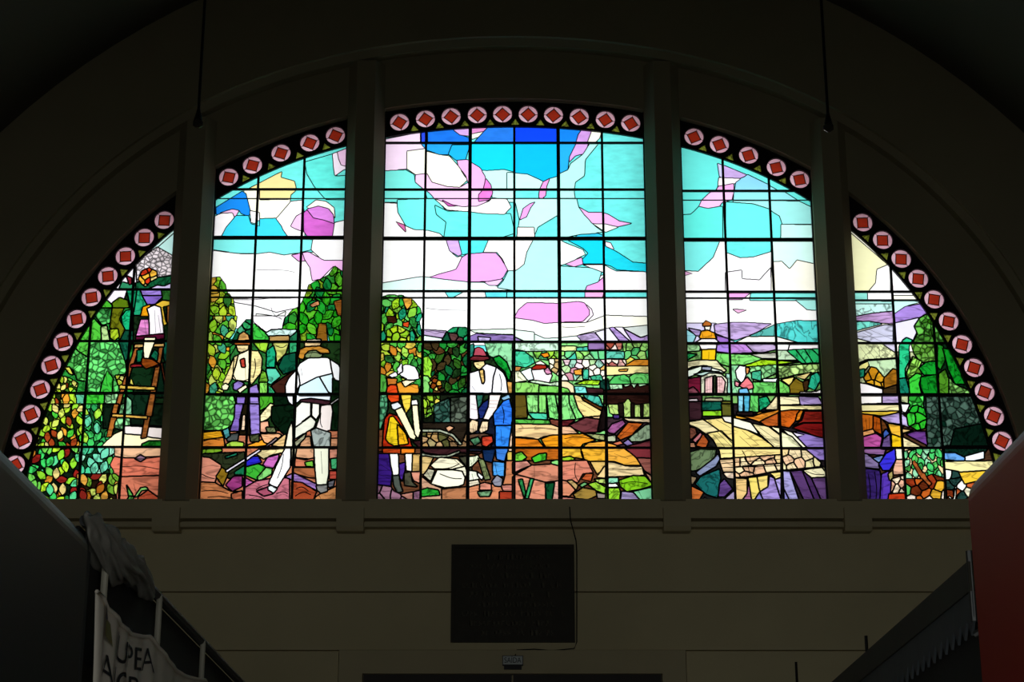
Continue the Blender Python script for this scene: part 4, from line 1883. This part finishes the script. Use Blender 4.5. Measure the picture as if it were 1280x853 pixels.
def simplify(P, tol):
    keep = [0, len(P) - 1]
    st = [(0, len(P) - 1)]
    while st:
        a, c = st.pop()
        if c <= a + 1: continue
        d = P[c] - P[a]
        L = math.hypot(*d)
        q = P[a + 1:c] - P[a]
        dist = np.abs(q[:, 0] * d[1] - q[:, 1] * d[0]) / L if L > 1e-9 else np.hypot(q[:, 0], q[:, 1])
        m2 = int(np.argmax(dist))
        if dist[m2] > tol:
            m2 += a + 1
            keep.append(m2)
            st += [(a, m2), (m2, c)]
    return P[sorted(keep)]


chains = []
for pts in CH:
    L, R = sides(pts[0], pts[1])
    P = np.array(pts, float)[:, ::-1]              # x, y on the lattice
    closed = pts[0] == pts[-1]
    for _ in range(4 if len(P) > 4 else 0):
        Q = P.copy()
        Q[1:-1] = (P[:-2] + 2 * P[1:-1] + P[2:]) / 4
        if closed:
            Q[0] = Q[-1] = (P[-2] + 2 * P[0] + P[1]) / 4
        P = Q
    P = simplify(P, .42)
    if closed and len(P) < 4:
        P = np.array(pts, float)[:, ::-1]
    a2, u2 = (PX0 + (P[:, 0] - 1) / S - W / 2) / F, (H / 2 - (PY0 + (P[:, 1] - 1) / S)) / F
    fw2 = CT - u2 * ST
    wz = np.c_[a2 / fw2 * GY, EYE + (ST + u2 * CT) / fw2 * GY]
    chains.append((pts[0], pts[-1], wz, L, R))

outg = {}
for ci, (s, e, wz, L, R) in enumerate(chains):
    if L != bgid: outg.setdefault(L, []).append((s, e, ci, 1))
    if R != bgid: outg.setdefault(R, []).append((e, s, ci, -1))


def loops_of(pid):
    left = {}
    for s, e, ci, dr in outg[pid]:
        left.setdefault(s, []).append((e, ci, dr))
    res = []
    while left:
        s0 = next(iter(left))
        cur, pts = s0, []
        while True:
            if cur not in left: break
            e, ci, dr = left[cur].pop()
            if not left[cur]: del left[cur]
            wz = chains[ci][2][::dr]
            pts += [tuple(q) for q in wz[:-1]]
            cur = e
            if cur == s0: break
        if len(pts) >= 3: res.append(pts)
    return res


def parea(l):
    return sum(l[i - 1][0] * l[i][1] - l[i][0] * l[i - 1][1] for i in range(len(l))) / 2


# ------------------------------------------------------------------ the five windows
WLAB = {1: 'arched stained glass window with a girl on a ladder, leftmost of five',
        2: 'stained glass window of two men hoeing, left of the middle window',
        3: 'wide middle stained glass window with farmers, basket and clouds',
        4: 'stained glass window with a cart and straw mound',
        5: 'arched stained glass window with a round tree, rightmost of five'}
roots, rl = {}, {}
for k in WIN:
    lp = arch_loop(k, DP)
    rl[k] = ((min(p[0] for p in lp) + max(p[0] for p in lp)) / 2, GY, ZS)
    roots[k] = tag(empty('window_%d' % k, rl[k]), WLAB[k], 'window', 'structure')

TH = .006
pieces = {k: [] for k in WIN}
for pid in outg:
    i = pid - 1
    if i < 0 or cellof[i] == 0: continue
    k = int(cellof[i]) // 100
    pieces[k].append((int(area[i]), pid, int(idof[i])))
figs = {}
shade = ('', )
for k in WIN:
    pl = sorted(pieces[k], reverse=True)
    rest = {}
    nobj = 0
    for ar, pid, rid in pl:
        lps = loops_of(pid)
        if not lps: continue
        lps.sort(key=lambda l: -abs(parea(l)))
        hx, kd, wt_, fg = REG[rid] if rid else ('808080', '', 1, None)
        v, f = [], []
        flat = [p for l in lps for p in l]
        tris = tessellate_polygon([[Vector((x, z, 0)) for x, z in l] for l in lps])
        n = len(flat)
        v = [(x, GY, z) for x, z in flat] + [(x, GY + TH, z) for x, z in flat]
        f = [tuple(t) for t in tris]
        q = 0
        for l in lps:
            for i in range(len(l)):
                j = (i + 1) % len(l)
                f.append((q + i, q + j, n + q + j, n + q + i))
            q += len(l)
        mat = glass(hx, kd or ('s' if wt_ < 1.2 else ''))
        if nobj < 290 and ar >= 45 * S * S:
            nobj += 1
            par, pl_ = roots[k], rl[k]
            cxm, czm = sum(p[0] for p in flat) / n, sum(p[1] for p in flat) / n
            if fg:
                if (k, fg) not in figs:
                    e = empty(fg, (cxm - pl_[0], 0, czm - pl_[2]), par)
                    e['label'] = FIG[fg]
                    figs[k, fg] = (e, (cxm, GY, czm))
                par, pl_ = figs[k, fg]
            mesh_obj('pane', [(x - cxm, y - GY, z - czm) for x, y, z in v], f, mat, par, (cxm - pl_[0], 0, czm - pl_[2]))
        else:
            rest.setdefault(mat.name, []).append((v, f, mat))
    if rest:
        vv, ff, mi, mats = [], [], [], []
        for ls in rest.values():
            mats.append(ls[0][2])
            for v, f, _ in ls:
                n0 = len(vv)
                vv += [(x - rl[k][0], y - GY, z - ZS) for x, y, z in v]
                ff += [tuple(n0 + q for q in t) for t in f]
                mi += [len(mats) - 1] * len(f)
        o = mesh_obj('small_glass', vv, ff, mats, roots[k])
        o.data.polygons.foreach_set('material_index', mi)
        tag(o, 'many small coloured glass pieces between the larger panes', kind='stuff')
    print('window', k, 'pieces', len(pl), 'panes', nobj)

# lead between the pieces
paints = {k: ([], []) for k in WIN}
cames = {k: ([], []) for k in WIN}
for s, e, P, L, R in chains:
    if L == bgid or R == bgid: continue
    i, j = L - 1, R - 1
    if idof[i] == idof[j] or cellof[i] != cellof[j]: continue
    k = int(cellof[i]) // 100
    w1, w2 = REG[idof[i]][2], REG[idof[j]][2]
    wt = min(w1, w2) if 1.21 in (w1, w2) or min(w1, w2) < 1.15 else max(w1, w2)
    hw = .0070 * wt
    vv, ff = cames[k]
    n0, n = len(vv), len(P)
    for q in range(n):
        d = P[min(q + 1, n - 1)] - P[max(q - 1, 0)]
        if s == e and q in (0, n - 1): d = P[1] - P[-2]
        L_ = math.hypot(*d) or 1
        nx, nz = -d[1] / L_, d[0] / L_
        x, z = P[q][0] - rl[k][0], P[q][1] - ZS
        vv += [(x + nx * hw, .002, z + nz * hw), (x + nx * hw * .6, -.006, z + nz * hw * .6),
               (x - nx * hw * .6, -.006, z - nz * hw * .6), (x - nx * hw, .002, z - nz * hw)]
    for q in range(n - 1):
        a = n0 + q * 4
        for t in range(3): ff.append((a + t, a + t + 1, a + t + 5, a + t + 4))
# painted strokes, laid on the face of the glass
for wd, pts in STROKE:
    P0 = np.array([on_plane(x, y) for x, y in pts])
    for _ in range(2 if len(P0) > 2 else 0):       # round the bends
        P0 = np.concatenate([P0[:1]] + [np.array([.75 * a + .25 * c, .25 * a + .75 * c]) for a, c in zip(P0, P0[1:])] + [P0[-1:]])
    mx_ = P0[:, 0].mean()
    k = min(WIN, key=lambda q: abs(mx_ - rl[q][0]))
    vv, ff = paints[k]
    n0, n = len(vv), len(P0)
    for q in range(n):
        d = P0[min(q + 1, n - 1)] - P0[max(q - 1, 0)]
        L_ = math.hypot(*d) or 1
        h_ = wd * .0072 * (.45 if q in (0, n - 1) else 1)
        x, z = P0[q][0] - rl[k][0], P0[q][1] - ZS
        vv += [(x - d[1] / L_ * h_, -.0015, z + d[0] / L_ * h_), (x + d[1] / L_ * h_, -.0015, z - d[0] / L_ * h_)]
    for q in range(n - 1):
        a = n0 + q * 2
        ff.append((a, a + 1, a + 3, a + 2))
for k in WIN:
    if paints[k][0]: tag(mesh_obj('painted_line', paints[k][0], paints[k][1], M_PAINT, roots[k]), 'fine dark lines painted on the glass', kind='stuff')
    mesh_obj('lead_came', cames[k][0], cames[k][1], M_LEAD, roots[k])

# iron grid, frame and rosette border
disc_n = 28
seg_cache = {}
for k, w in WIN.items():
    root, L0 = roots[k], rl[k]

    def top_at(x, d=DP):
        return apt(ang_x(x, d), d)[1]

    def span_at(z):
        a, c = apt(ang_z(z, DP, True), DP)[0], apt(ang_z(z, DP, False), DP)[0]
        if w['x'][0] is not None: a = max(w['x'][0], a)
        if w['x'][1] is not None: c = min(w['x'][1], c)
        return a, c
    for i, x in enumerate(w['v']):
        hw = .024 if i in BIGV.get(k, ()) else .016
        MB().box(x - hw, x + hw, GY - .035, GY - .004, ZS, top_at(x)).build('upright_bar', M_IRON, root, L0)
    for y in w['h'] + w['thin']:
        z = zs_of(y)
        hw = .026 if y in w['thick'] else (.0045 if y in w['thin'] else .0155)
        if y in w['thin'] and y > 360: hw = .010
        a, c = span_at(z)
        MB().box(a, c, GY - .030, GY - .005, z - hw, z + hw).build('cross_bar', M_IRON, root, L0)
    # border plate with round holes and the small green corner panes
    outer = arch_loop(k, DO - .004)
    xl_, xr_ = w['x']
    inner = arch_loop(k, DP)
    if xl_ is None:      # leave out the foot of the arch on the open side
        outline = [p for p in outer if True]
    angs = []
    for px, py in ROSE[k]:
        X, Z = on_plane(px, py)
        angs.append(math.atan2(Z - CZ, X - CX))
    narc = 41
    oa = outer[-narc:]
    ia = inner[-narc:]
    ring = list(oa) + list(reversed(ia))
    holes, tri = [], []
    for t in angs:
        cx, cz = apt(t)
        holes.append([(cx + RR * math.cos(2 * math.pi * i / disc_n), cz + RR * math.sin(2 * math.pi * i / disc_n)) for i in range(disc_n)])
    angs_s = sorted(angs)
    for t0, t1 in zip(angs_s, angs_s[1:]):
        tm = (t0 + t1) / 2
        dt = .040 / RC
        tri.append([apt(a, r) for r, a in ((DP + .028, tm - dt * 1.6), (DP + .028, tm + dt * 1.6), (DP + .125, tm))])
    v, f = plate([ring] + holes + tri, GY - .02, GY + .012)
    mesh_obj('border_plate', [(x - L0[0], y - L0[1], z - L0[2]) for x, y, z in v], f, M_LEAD, root)
    for t in tri:
        v, f = plate([t], GY, GY + TH)
        f = f[:1] + f[2:]
        mesh_obj('corner_pane', [(x - L0[0], y - L0[1], z - L0[2]) for x, y, z in v], f, glass('6c7426'), root)
    for t in angs:
        cx, cz = apt(t)
        vv, ff = [], []
        nr = 28
        for i in range(nr):
            a = 2 * math.pi * i / nr
            for r, y in ((RR + .012, -.02), (RR + .006, -.035), (RR - .006, -.035), (RR - .010, .0)):
                vv.append((r * math.cos(a), y, r * math.sin(a)))
        for i in range(nr):
            for j in range(3):
                ff.append((i * 4 + j, i * 4 + j + 1, (i + 1) % nr * 4 + j + 1, (i + 1) % nr * 4 + j))
        ring_o = mesh_obj('rosette', vv, ff, M_LEAD, root, (cx - L0[0], 0, cz - L0[2]))
        dq = RR * .72
        dv = [(dq * math.cos(t + i * math.pi / 2), dq * math.sin(t + i * math.pi / 2)) for i in range(4)]
        v, f = plate([dv], 0, TH)
        f = f[:2] + f[4:]
        mesh_obj('diamond_pane', v, f, glass('982a18', 's'), ring_o)
        for i in range(4):
            a0 = t + i * math.pi / 2
            arcp = [(RR * math.cos(a0 + math.pi / 2 * j / 7), RR * math.sin(a0 + math.pi / 2 * j / 7)) for j in range(8)]
            lp = [dv[i]] + arcp + [dv[(i + 1) % 4]]
            v, f = plate([lp], 0, TH)
            nt_ = len(lp) - 2
            f = f[:nt_] + f[2 * nt_:]
            mesh_obj('petal_pane', v, f, glass(['dcaabc', 'e4b8c8', 'd6a0b2'][i % 3], 's'), ring_o)
        mb = MB()
        for i in range(4):
            p, q = dv[i], dv[(i + 1) % 4]
            mb.tube([(p[0], -.004, p[1]), (q[0], -.004, q[1])], .007, 5)
            s_ = RR / dq
            mb.tube([(p[0], -.004, p[1]), (p[0] * s_, -.004, p[1] * s_)], .004, 5)
        mesh_obj('came', mb.v, mb.f, M_LEAD, ring_o)
    # frame along the straight edges and the arc
    mb = MB()
    fr = .018
    if xl_ is not None: mb.box(xl_, xl_ + fr, GY - .05, GY + .02, ZS, top_at(xl_, DO) - .01)
    if xr_ is not None: mb.box(xr_ - fr, xr_, GY - .05, GY + .02, ZS, top_at(xr_, DO) - .01)
    a, c = span_at(ZS)
    mb.box(a, c, GY - .05, GY + .02, ZS, ZS + fr)
    for (x0, z0), (x1, z1) in zip(ia, ia[1:]):
        for _ in (0,):
            n0 = len(mb.v)
            for (x, z) in ((x0, z0), (x1, z1)):
                d_ = math.hypot(x - CX, z - CZ)
                ux, uz = (x - CX) / d_, (z - CZ) / d_
                for rr, yy in ((-.012, GY - .002), (-.006, GY - .03), (.012, GY - .03), (.016, GY - .002)):
                    mb.v.append((x + ux * rr, yy, z + uz * rr))
            for j in range(3):
                mb.f.append((n0 + j, n0 + j + 1, n0 + 5 + j, n0 + 4 + j))
    mb.build('window_frame', M_IRON, root, L0)

# ------------------------------------------------------------------ things on the wall
px0, px1, py0, py1 = 564, 718, 682, 804
x0, z1 = on_plane(px0, py0, FY)
x1, z0 = on_plane(px1, py1, FY)
x0 = (x0 + on_plane(px0, py1, FY)[0]) / 2
x1 = (x1 + on_plane(px1, py0, FY)[0]) / 2
pq = tag(empty('wall_plaque', ((x0 + x1) / 2, FY, z0)), 'large dark bronze plaque with rows of raised lettering below the middle window', 'plaque')
pl = ((x0 + x1) / 2, FY, z0)
MB().box(x0, x1, FY - .035, FY + .002, z0, z1).build('plate', M_BRONZE, pq, pl)
b = .045
MB().box(x0, x0 + b, FY - .055, FY - .035, z0, z1).box(x1 - b, x1, FY - .055, FY - .035, z0, z1) \
    .box(x0 + b, x1 - b, FY - .055, FY - .035, z0, z0 + b).box(x0 + b, x1 - b, FY - .055, FY - .035, z1 - b, z1).build('rim', M_BRONZE, pq, pl)
mb = MB()
rows = 9
for r in range(rows):
    zc_ = z1 - .16 - r * (z1 - z0 - .28) / (rows - 1)
    x = x0 + (.34 if r == 0 else .14 + .1 * ((r * 7) % 3))
    xe = x1 - (.3 if r == 0 else .14 + .1 * ((r * 5) % 3))
    while x < xe:                           # worn letters, too dark to read
        w_ = random.uniform(.03, .05)
        if random.random() > .16:
            mb.box(x, x + .010, FY - .041, FY - .034, zc_ - .03, zc_ + .03)
            mb.box(x, x + w_ * .8, FY - .041, FY - .034, zc_ + random.choice((-.03, 0, .02)), zc_ + random.choice((-.018, .012, .03)) + .004)
        x += w_ + .014
tag(mb.build('raised_lettering', solid('worn_bronze', '4a4636', .5, .5, .3, 12), pq, pl), kind='stuff')

# exit sign
x0, z1 = on_plane(628, 820, FY - .1)
x1, z0 = on_plane(654, 832, FY - .1)
sg = tag(empty('exit_sign', ((x0 + x1) / 2, FY - .06, z0)), 'small white exit sign reading SAÍDA over the doorway', 'sign')
sl = ((x0 + x1) / 2, FY - .06, z0)
M_SIGN = solid('pale_sign', 'cfd6d0', .5, 0, .05)
M_SIGNT = solid('sign_ink', '141a16', .6)
MB().box(x0, x1, FY - .11, FY - .05, z0, z1).build('housing', M_IRON, sg, sl)
MB().box(x0 + .008, x1 - .008, FY - .113, FY - .109, z0 + .008, z1 - .008).build('face', M_SIGN, sg, sl)
tv, tf = text_mesh('SAÍDA', .098)
tx0, tx1 = min(p[0] for p in tv), max(p[0] for p in tv)
kx = (x1 - x0 - .05) / (tx1 - tx0)
mesh_obj('lettering', [(x0 + .025 + (p[0] - tx0) * kx - sl[0], FY - .115 - sl[1], z0 + .028 + p[1] - sl[2]) for p in tv], tf, M_SIGNT, sg)
MB().box(x0 + .02, x1 - .02, FY - .10, FY - .05, z0 - .05, z0 - .002).build('lamp_box', M_IRON, sg, sl)

# cable from the sill, round the plaque to the sign
cp = [(712, 634), (713, 650), (720, 676), (721, 690), (721, 803), (718, 811), (690, 814), (668, 812), (646, 813), (644, 820)]
pts = []
for i, (x, y) in enumerate(cp):
    yy = (SILL - .01) if y < 660 else FY - .012
    if i >= len(cp) - 1: yy = FY - .055
    X, Z = on_plane(x, y, yy)
    pts.append((X, yy, Z))
o = MB().tube(pts, .008, 6).build('power_cable', M_IRON)
tag(o, 'thin black cable running from the sill past the plaque to the exit sign', 'cable')

# hanging lamp cords under the vault
for (tx, ty, lb) in ((247, 160, 'hanging lamp holder on a long cord above the left windows'),
                     (1036, 165, 'hanging lamp holder on a long cord above the right windows')):
    Y = 18.5
    X, Z = on_plane(tx, ty, Y)
    Zt = CZ + math.sqrt(R2 * R2 - (X - CX) ** 2)
    r = tag(empty('pendant_lamp', (X, Y, Z)), lb, 'lamp')
    o_ = (X, Y, Z)
    MB().tube([(X, Y, Z + .2), (X, Y, Zt + .02)], .016, 8).build('cord', M_IRON, r, o_)
    MB().tube([(X, Y, Z + .22), (X, Y, Z + .16), (X, Y, Z + .10)], [.018, .03, .045], 12).build('socket', M_IRON, r, o_)
    MB().tube([(X, Y, Z + .11), (X, Y, Z + .07), (X, Y, Z + .03), (X, Y, Z)], [.03, .055, .055, .015], 12).build('bulb', solid('dim_bulb', '3a3830', .2), r, o_)
    MB().tube([(X, Y, Zt + .05), (X, Y, Zt - .06)], .07, 12).build('ceiling_rose', M_IRON, r, o_)

# ------------------------------------------------------------------ the stalls on both sides of the aisle
def enamel(name, hexs, rough):
    m = solid(name, hexs, rough, 0, .06, 1.5)
    m.node_tree.nodes['Principled BSDF'].inputs['Coat Weight'].default_value = .05
    m.node_tree.nodes['Principled BSDF'].inputs['Specular IOR Level'].default_value = .25
    m.node_tree.nodes['Principled BSDF'].inputs['Coat Roughness'].default_value = .3
    return m


M_RED = enamel('red_enamel', 'a00e0a', .5)
M_BLUE = enamel('dark_blue_enamel', '161e28', .5)
M_SHUT = solid('grey_shutter', '4a4c4a', .6, .2)
M_STEEL = solid('dull_steel', '6a6c68', .4, .7)
M_ROD = solid('pale_painted_rod', 'b4b09a', .6)


def kiosk(sgn, X, y0, y1, ztop, mat, lb):
    """stall with a tall fascia whose top edge is rounded; the face looks on the aisle"""
    r = tag(empty('market_kiosk', (sgn * (X + .8), (y0 + y1) / 2, 0)), lb, 'kiosk')
    o_ = (sgn * (X + .8), (y0 + y1) / 2, 0)
    rad = .16
    zb = 2.35
    pr = [(X, zb)]
    pr += [(X + rad - rad * math.cos(t), ztop - rad + rad * math.sin(t)) for t in np.linspace(0, math.pi / 2, 9)]
    pr += [(X + .45, ztop), (X + .45, zb)]
    pr = [(sgn * p, q) for p, q in pr]
    fa = MB().prism(pr, 'y', y0, y1).build('fascia', mat, r, o_)
    MB().box(*sorted((sgn * (X + .02), sgn * (X + .43))), y1 - .001, y1 + .012, zb + .04, ztop - .2).build('end_cap', mat, fa, o_)
    for yy in (y0 + .1, y1 - .1):
        for xx in (X + .1, X + 1.7):
            MB().tube([(sgn * xx, yy, 0), (sgn * xx, yy, zb + .02)], .05, 8).build('post', M_STEEL, r, o_)
    MB().box(*sorted((sgn * (X + .1), sgn * (X + 1.7))), y0, y1, zb - .02, zb + .06).build('canopy', M_SHUT, r, o_)
    MB().box(*sorted((sgn * (X + .15), sgn * (X + .75))), y0 + .2, y1 - .2, 0, 1.0).build('counter', M_SHUT, r, o_)
    MB().box(*sorted((sgn * (X + .08), sgn * (X + .8))), y0 + .15, y1 - .15, 1.0, 1.05).build('counter_top', M_STEEL, r, o_)
    return r


YL, ZL = on_side(112, 655, -2.42)
kiosk(-1, 2.42, 3.4, YL, ZL, M_BLUE, 'dark blue stall with tall rounded fascia at the left edge')
YR, ZR = on_side(1208, 596, 2.42)
kiosk(1, 2.42, 3.4, YR, ZR + .02, M_RED, 'red stall with tall rounded fascia at the right edge')

# left: canopy frame with rods, dark cloth and a hung banner
XL = -2.46
YE = 19.5
cf = tag(empty('canopy_frame', (XL, 15, 0)), 'dark stall canopy frame with pale rods behind the left banner', 'canopy')
co = (XL, 15, 0)
ztl = on_side(300, 853, XL)[1]
M_CLOTHD = solid('dark_cloth', '1c1c16', .9, 0, .2, 4, .2)
MB().tube([(XL, YL + .05, ztl), (XL, YE, ztl)], .035, 8).build('top_rail', M_SHUT, cf, co)
MB().box(XL - .06, XL - .04, YL + .1, YE, ztl - .75, ztl - .02).build('back_cloth', M_CLOTHD, cf, co)
rods = [on_side(127, 715, XL)[0], on_side(195, 760, XL)[0], on_side(250, 815, XL)[0], on_side(300, 853, XL)[0], 18.9]
for y in rods:
    MB().tube([(XL + .02, y, ztl), (XL + .02, y, ztl - .5)], .022, 8).build('rod', M_ROD, cf, co)
for y in (YL + .3, YE - .1):
    MB().tube([(XL - .05, y, 0), (XL - .05, y, ztl - .02)], .04, 8).build('post', M_STEEL, cf, co)
MB().box(XL - 1.6, XL - .07, YL + .2, YE, ztl - .14, ztl - .1).build('roof', M_CLOTHD, cf, co)

# banner: pinned at the rods, sagging between them, pleated at its near end
pins = [on_side(118, 740, XL + .06), on_side(185, 796, XL + .06), on_side(252, 850, XL + .06), (17.0, None)]
zp = [p[1] for p in pins[:3]]
zp.append(zp[2])
yp = [p[0] for p in pins]
nb_y, nb_z = 120, 24
def ban(t, s):
    y = yp[0] + (yp[-1] - yp[0]) * t
    j = max(i for i in range(len(yp) - 1) if y >= yp[i] - 1e-9)
    q = (y - yp[j]) / (yp[j + 1] - yp[j])
    z = zp[j] + (zp[j + 1] - zp[j]) * q - .075 * 4 * q * (1 - q)
    amp = .035 * math.exp(-t * 6) + .010
    x = XL + .07 + amp * math.sin(t * 95 + s * .6) * (.3 + .7 * s) + .015 * math.sin(t * 23 + s * 3)
    return x, y, z - s * 1.15
bv, bf = [], []
for i in range(nb_y + 1):
    for j in range(nb_z + 1):
        bv.append(ban(i / nb_y, j / nb_z))
for i in range(nb_y):
    for j in range(nb_z):
        a = i * (nb_z + 1) + j
        bf.append((a, a + 1, a + nb_z + 2, a + nb_z + 1))
bn = tag(empty('cloth_banner', (XL + .07, yp[0], zp[0] - 1.15)), 'pale cloth banner with dark lettering sagging at lower left', 'banner')
bo = (XL + .07, yp[0], zp[0] - 1.15)
M_BAN = solid('pale_banner', 'e4dcc8', .9, 0, .08, 6, .2)
M_INK = solid('banner_ink', '14161c', .8)
c = mesh_obj('cloth', [(x - bo[0], y - bo[1], z - bo[2]) for x, y, z in bv], bf, M_BAN, bn, smooth=True)
md = c.modifiers.new('thickness', 'SOLIDIFY'); md.thickness = .006
hem = MB().tube([tuple(np.array(ban(i / 60, 0)) + (.004, 0, 0)) for i in range(61)], .014, 6).build('hem', M_BAN, bn, bo, True)


def on_cloth(v, f, y0, zd, sy, sz, name, mat):
    """lay flat lettering on the cloth: text x runs along the banner, text y upwards"""
    out = []
    for x, y, _ in v:
        t = (y0 + x * sy - yp[0]) / (yp[-1] - yp[0])
        t = min(max(t, 0), 1)
        s = (zd - y * sz) / 1.15
        p = ban(t, max(s, 0))
        out.append((p[0] + .012 - bo[0], p[1] - bo[1], p[2] - bo[2]))
    mesh_obj(name, out, f, mat, bn)


tv, tf = text_mesh('IUPEA', .42)
on_cloth(tv, tf, yp[0] + .50, .22, 1.15, .50, 'lettering', M_INK)
tv, tf = text_mesh('AJIOR', .42)
on_cloth(tv, tf, yp[0] + .20, .42, 1.1, .54, 'lettering', M_INK)
on_cloth([(0, 0, 0), (.26, 0, 0), (.20, .20, 0), (.06, .20, 0)], [(0, 1, 2, 3)], yp[0] + .16, .20, 1, .6, 'emblem', solid('emblem_olive', '8a8440', .8))
on_cloth([(0, 0, 0), (.2, 0, 0), (.05, .22, 0)], [(0, 1, 2)], yp[0] + .16, .10, .8, .5, 'emblem', M_INK)

# crumpled cloth bundled on the corner of the canopy
bm = bmesh.new()
bmesh.ops.create_icosphere(bm, subdivisions=5, radius=1)
rn = random.Random(5)
ph = [(rn.uniform(3, 14), rn.uniform(6, 26), rn.uniform(3, 14), rn.uniform(0, 6), rn.uniform(.03, .085)) for _ in range(14)]
yc0, yc1 = YL - .05, on_side(186, 728, XL)[0]
for v in bm.verts:
    c = v.co
    d_ = 1 + sum(a * math.sin(p * c.x + q * c.y + r * c.z + s) for p, q, r, s, a in ph)
    v.co = Vector((c.x * .09 * d_, c.y * (yc1 - yc0) / 2 * (1 + .04 * math.sin(9 * c.z)), c.z * .12 * d_ * (1 - .4 * c.y) + .03 * math.sin(c.y * 5)))
me = bpy.data.meshes.new('bundled_cloth')
bm.to_mesh(me); bm.free()
me.materials.append(solid('grey_tarpaulin', '8a887c', .7, 0, .25, 9, .4))
me.polygons.foreach_set('use_smooth', [True] * len(me.polygons))
o = bpy.data.objects.new('bundled_cloth', me)
COL.objects.link(o)
o.location = (XL + .03 - co[0], (yc0 + yc1) / 2 - co[1], ztl - .05 - co[2])
o.parent = cf
tag(o, 'crumpled grey tarpaulin bundled on the rail')

# right: awning with a pointed valance
XR = 2.46
ya, za = on_side(1214, 702, XR)
zb = on_side(1130, 853, XR)[1]
aw = tag(empty('stall_awning', (XR, 14, 0)), 'grey awning with a zigzag valance beside the red stall', 'awning')
ao = (XR, 14, 0)
M_AWN = solid('grey_awning', '4c5254', .75, 0, .25, 5, .3)
ye = 19.5
z_m = za - .16
MB().prism([(XR, za), (XR + .9, za + .25), (XR + .9, za + .22), (XR, za - .03)], 'y', ya, ye).build('canopy', M_AWN, aw, ao)
MB().box(XR - .02, XR + .015, ya, ye, z_m, za).build('front_board', solid('olive_board', '3c3a2e', .8, 0, .2, 4), aw, ao)
vv, ff = [], []
nt_ = int((ye - ya) / .16)
for i in range(nt_):
    y0_, y1_ = ya + i * .16, ya + (i + 1) * .16
    n0 = len(vv)
    for xx in (XR - .01, XR + .004):
        vv += [(xx, y0_, z_m), (xx, y1_, z_m), (xx, y1_, zb + .07), (xx, (y0_ + y1_) / 2, zb - .02), (xx, y0_, zb + .07)]
    ff += [tuple(n0 + q for q in range(5)), tuple(n0 + 5 + q for q in reversed(range(5)))]
    for q in range(5):
        ff.append((n0 + q, n0 + (q + 1) % 5, n0 + 5 + (q + 1) % 5, n0 + 5 + q))
mb = MB(); mb.v, mb.f = vv, ff
mb.build('valance', M_AWN, aw, ao)
MB().tube([(XR, ya + .02, za + .06), (XR, ya + .02, za - .32)], .022, 8).build('bracket', M_STEEL, aw, ao)
MB().tube([(XR, ya + .05, zb - .02), (XR + .35, ya - .15, zb + .16)], .02, 8).build('stay', M_STEEL, aw, ao)
for y in (ya + .2, ye - .1):
    MB().tube([(XR + .06, y, 0), (XR + .06, y, za)], .035, 8).build('post', M_STEEL, aw, ao)
for px, py, ph_ in ((1083, 805, 18), (995, 828, 24)):
    y, z = on_side(px, py, XR)
    z2 = on_side(px, py + ph_, XR)[1]
    MB().tube([(XR, y, za - .02), (XR, y, max(z, za + .12))], .012, 6).build('spike', M_IRON, aw, ao)
MB().box(XR + .02, XR + .06, ya, ye, 0, zb + .2).build('back_panel', M_CLOTHD, aw, ao)
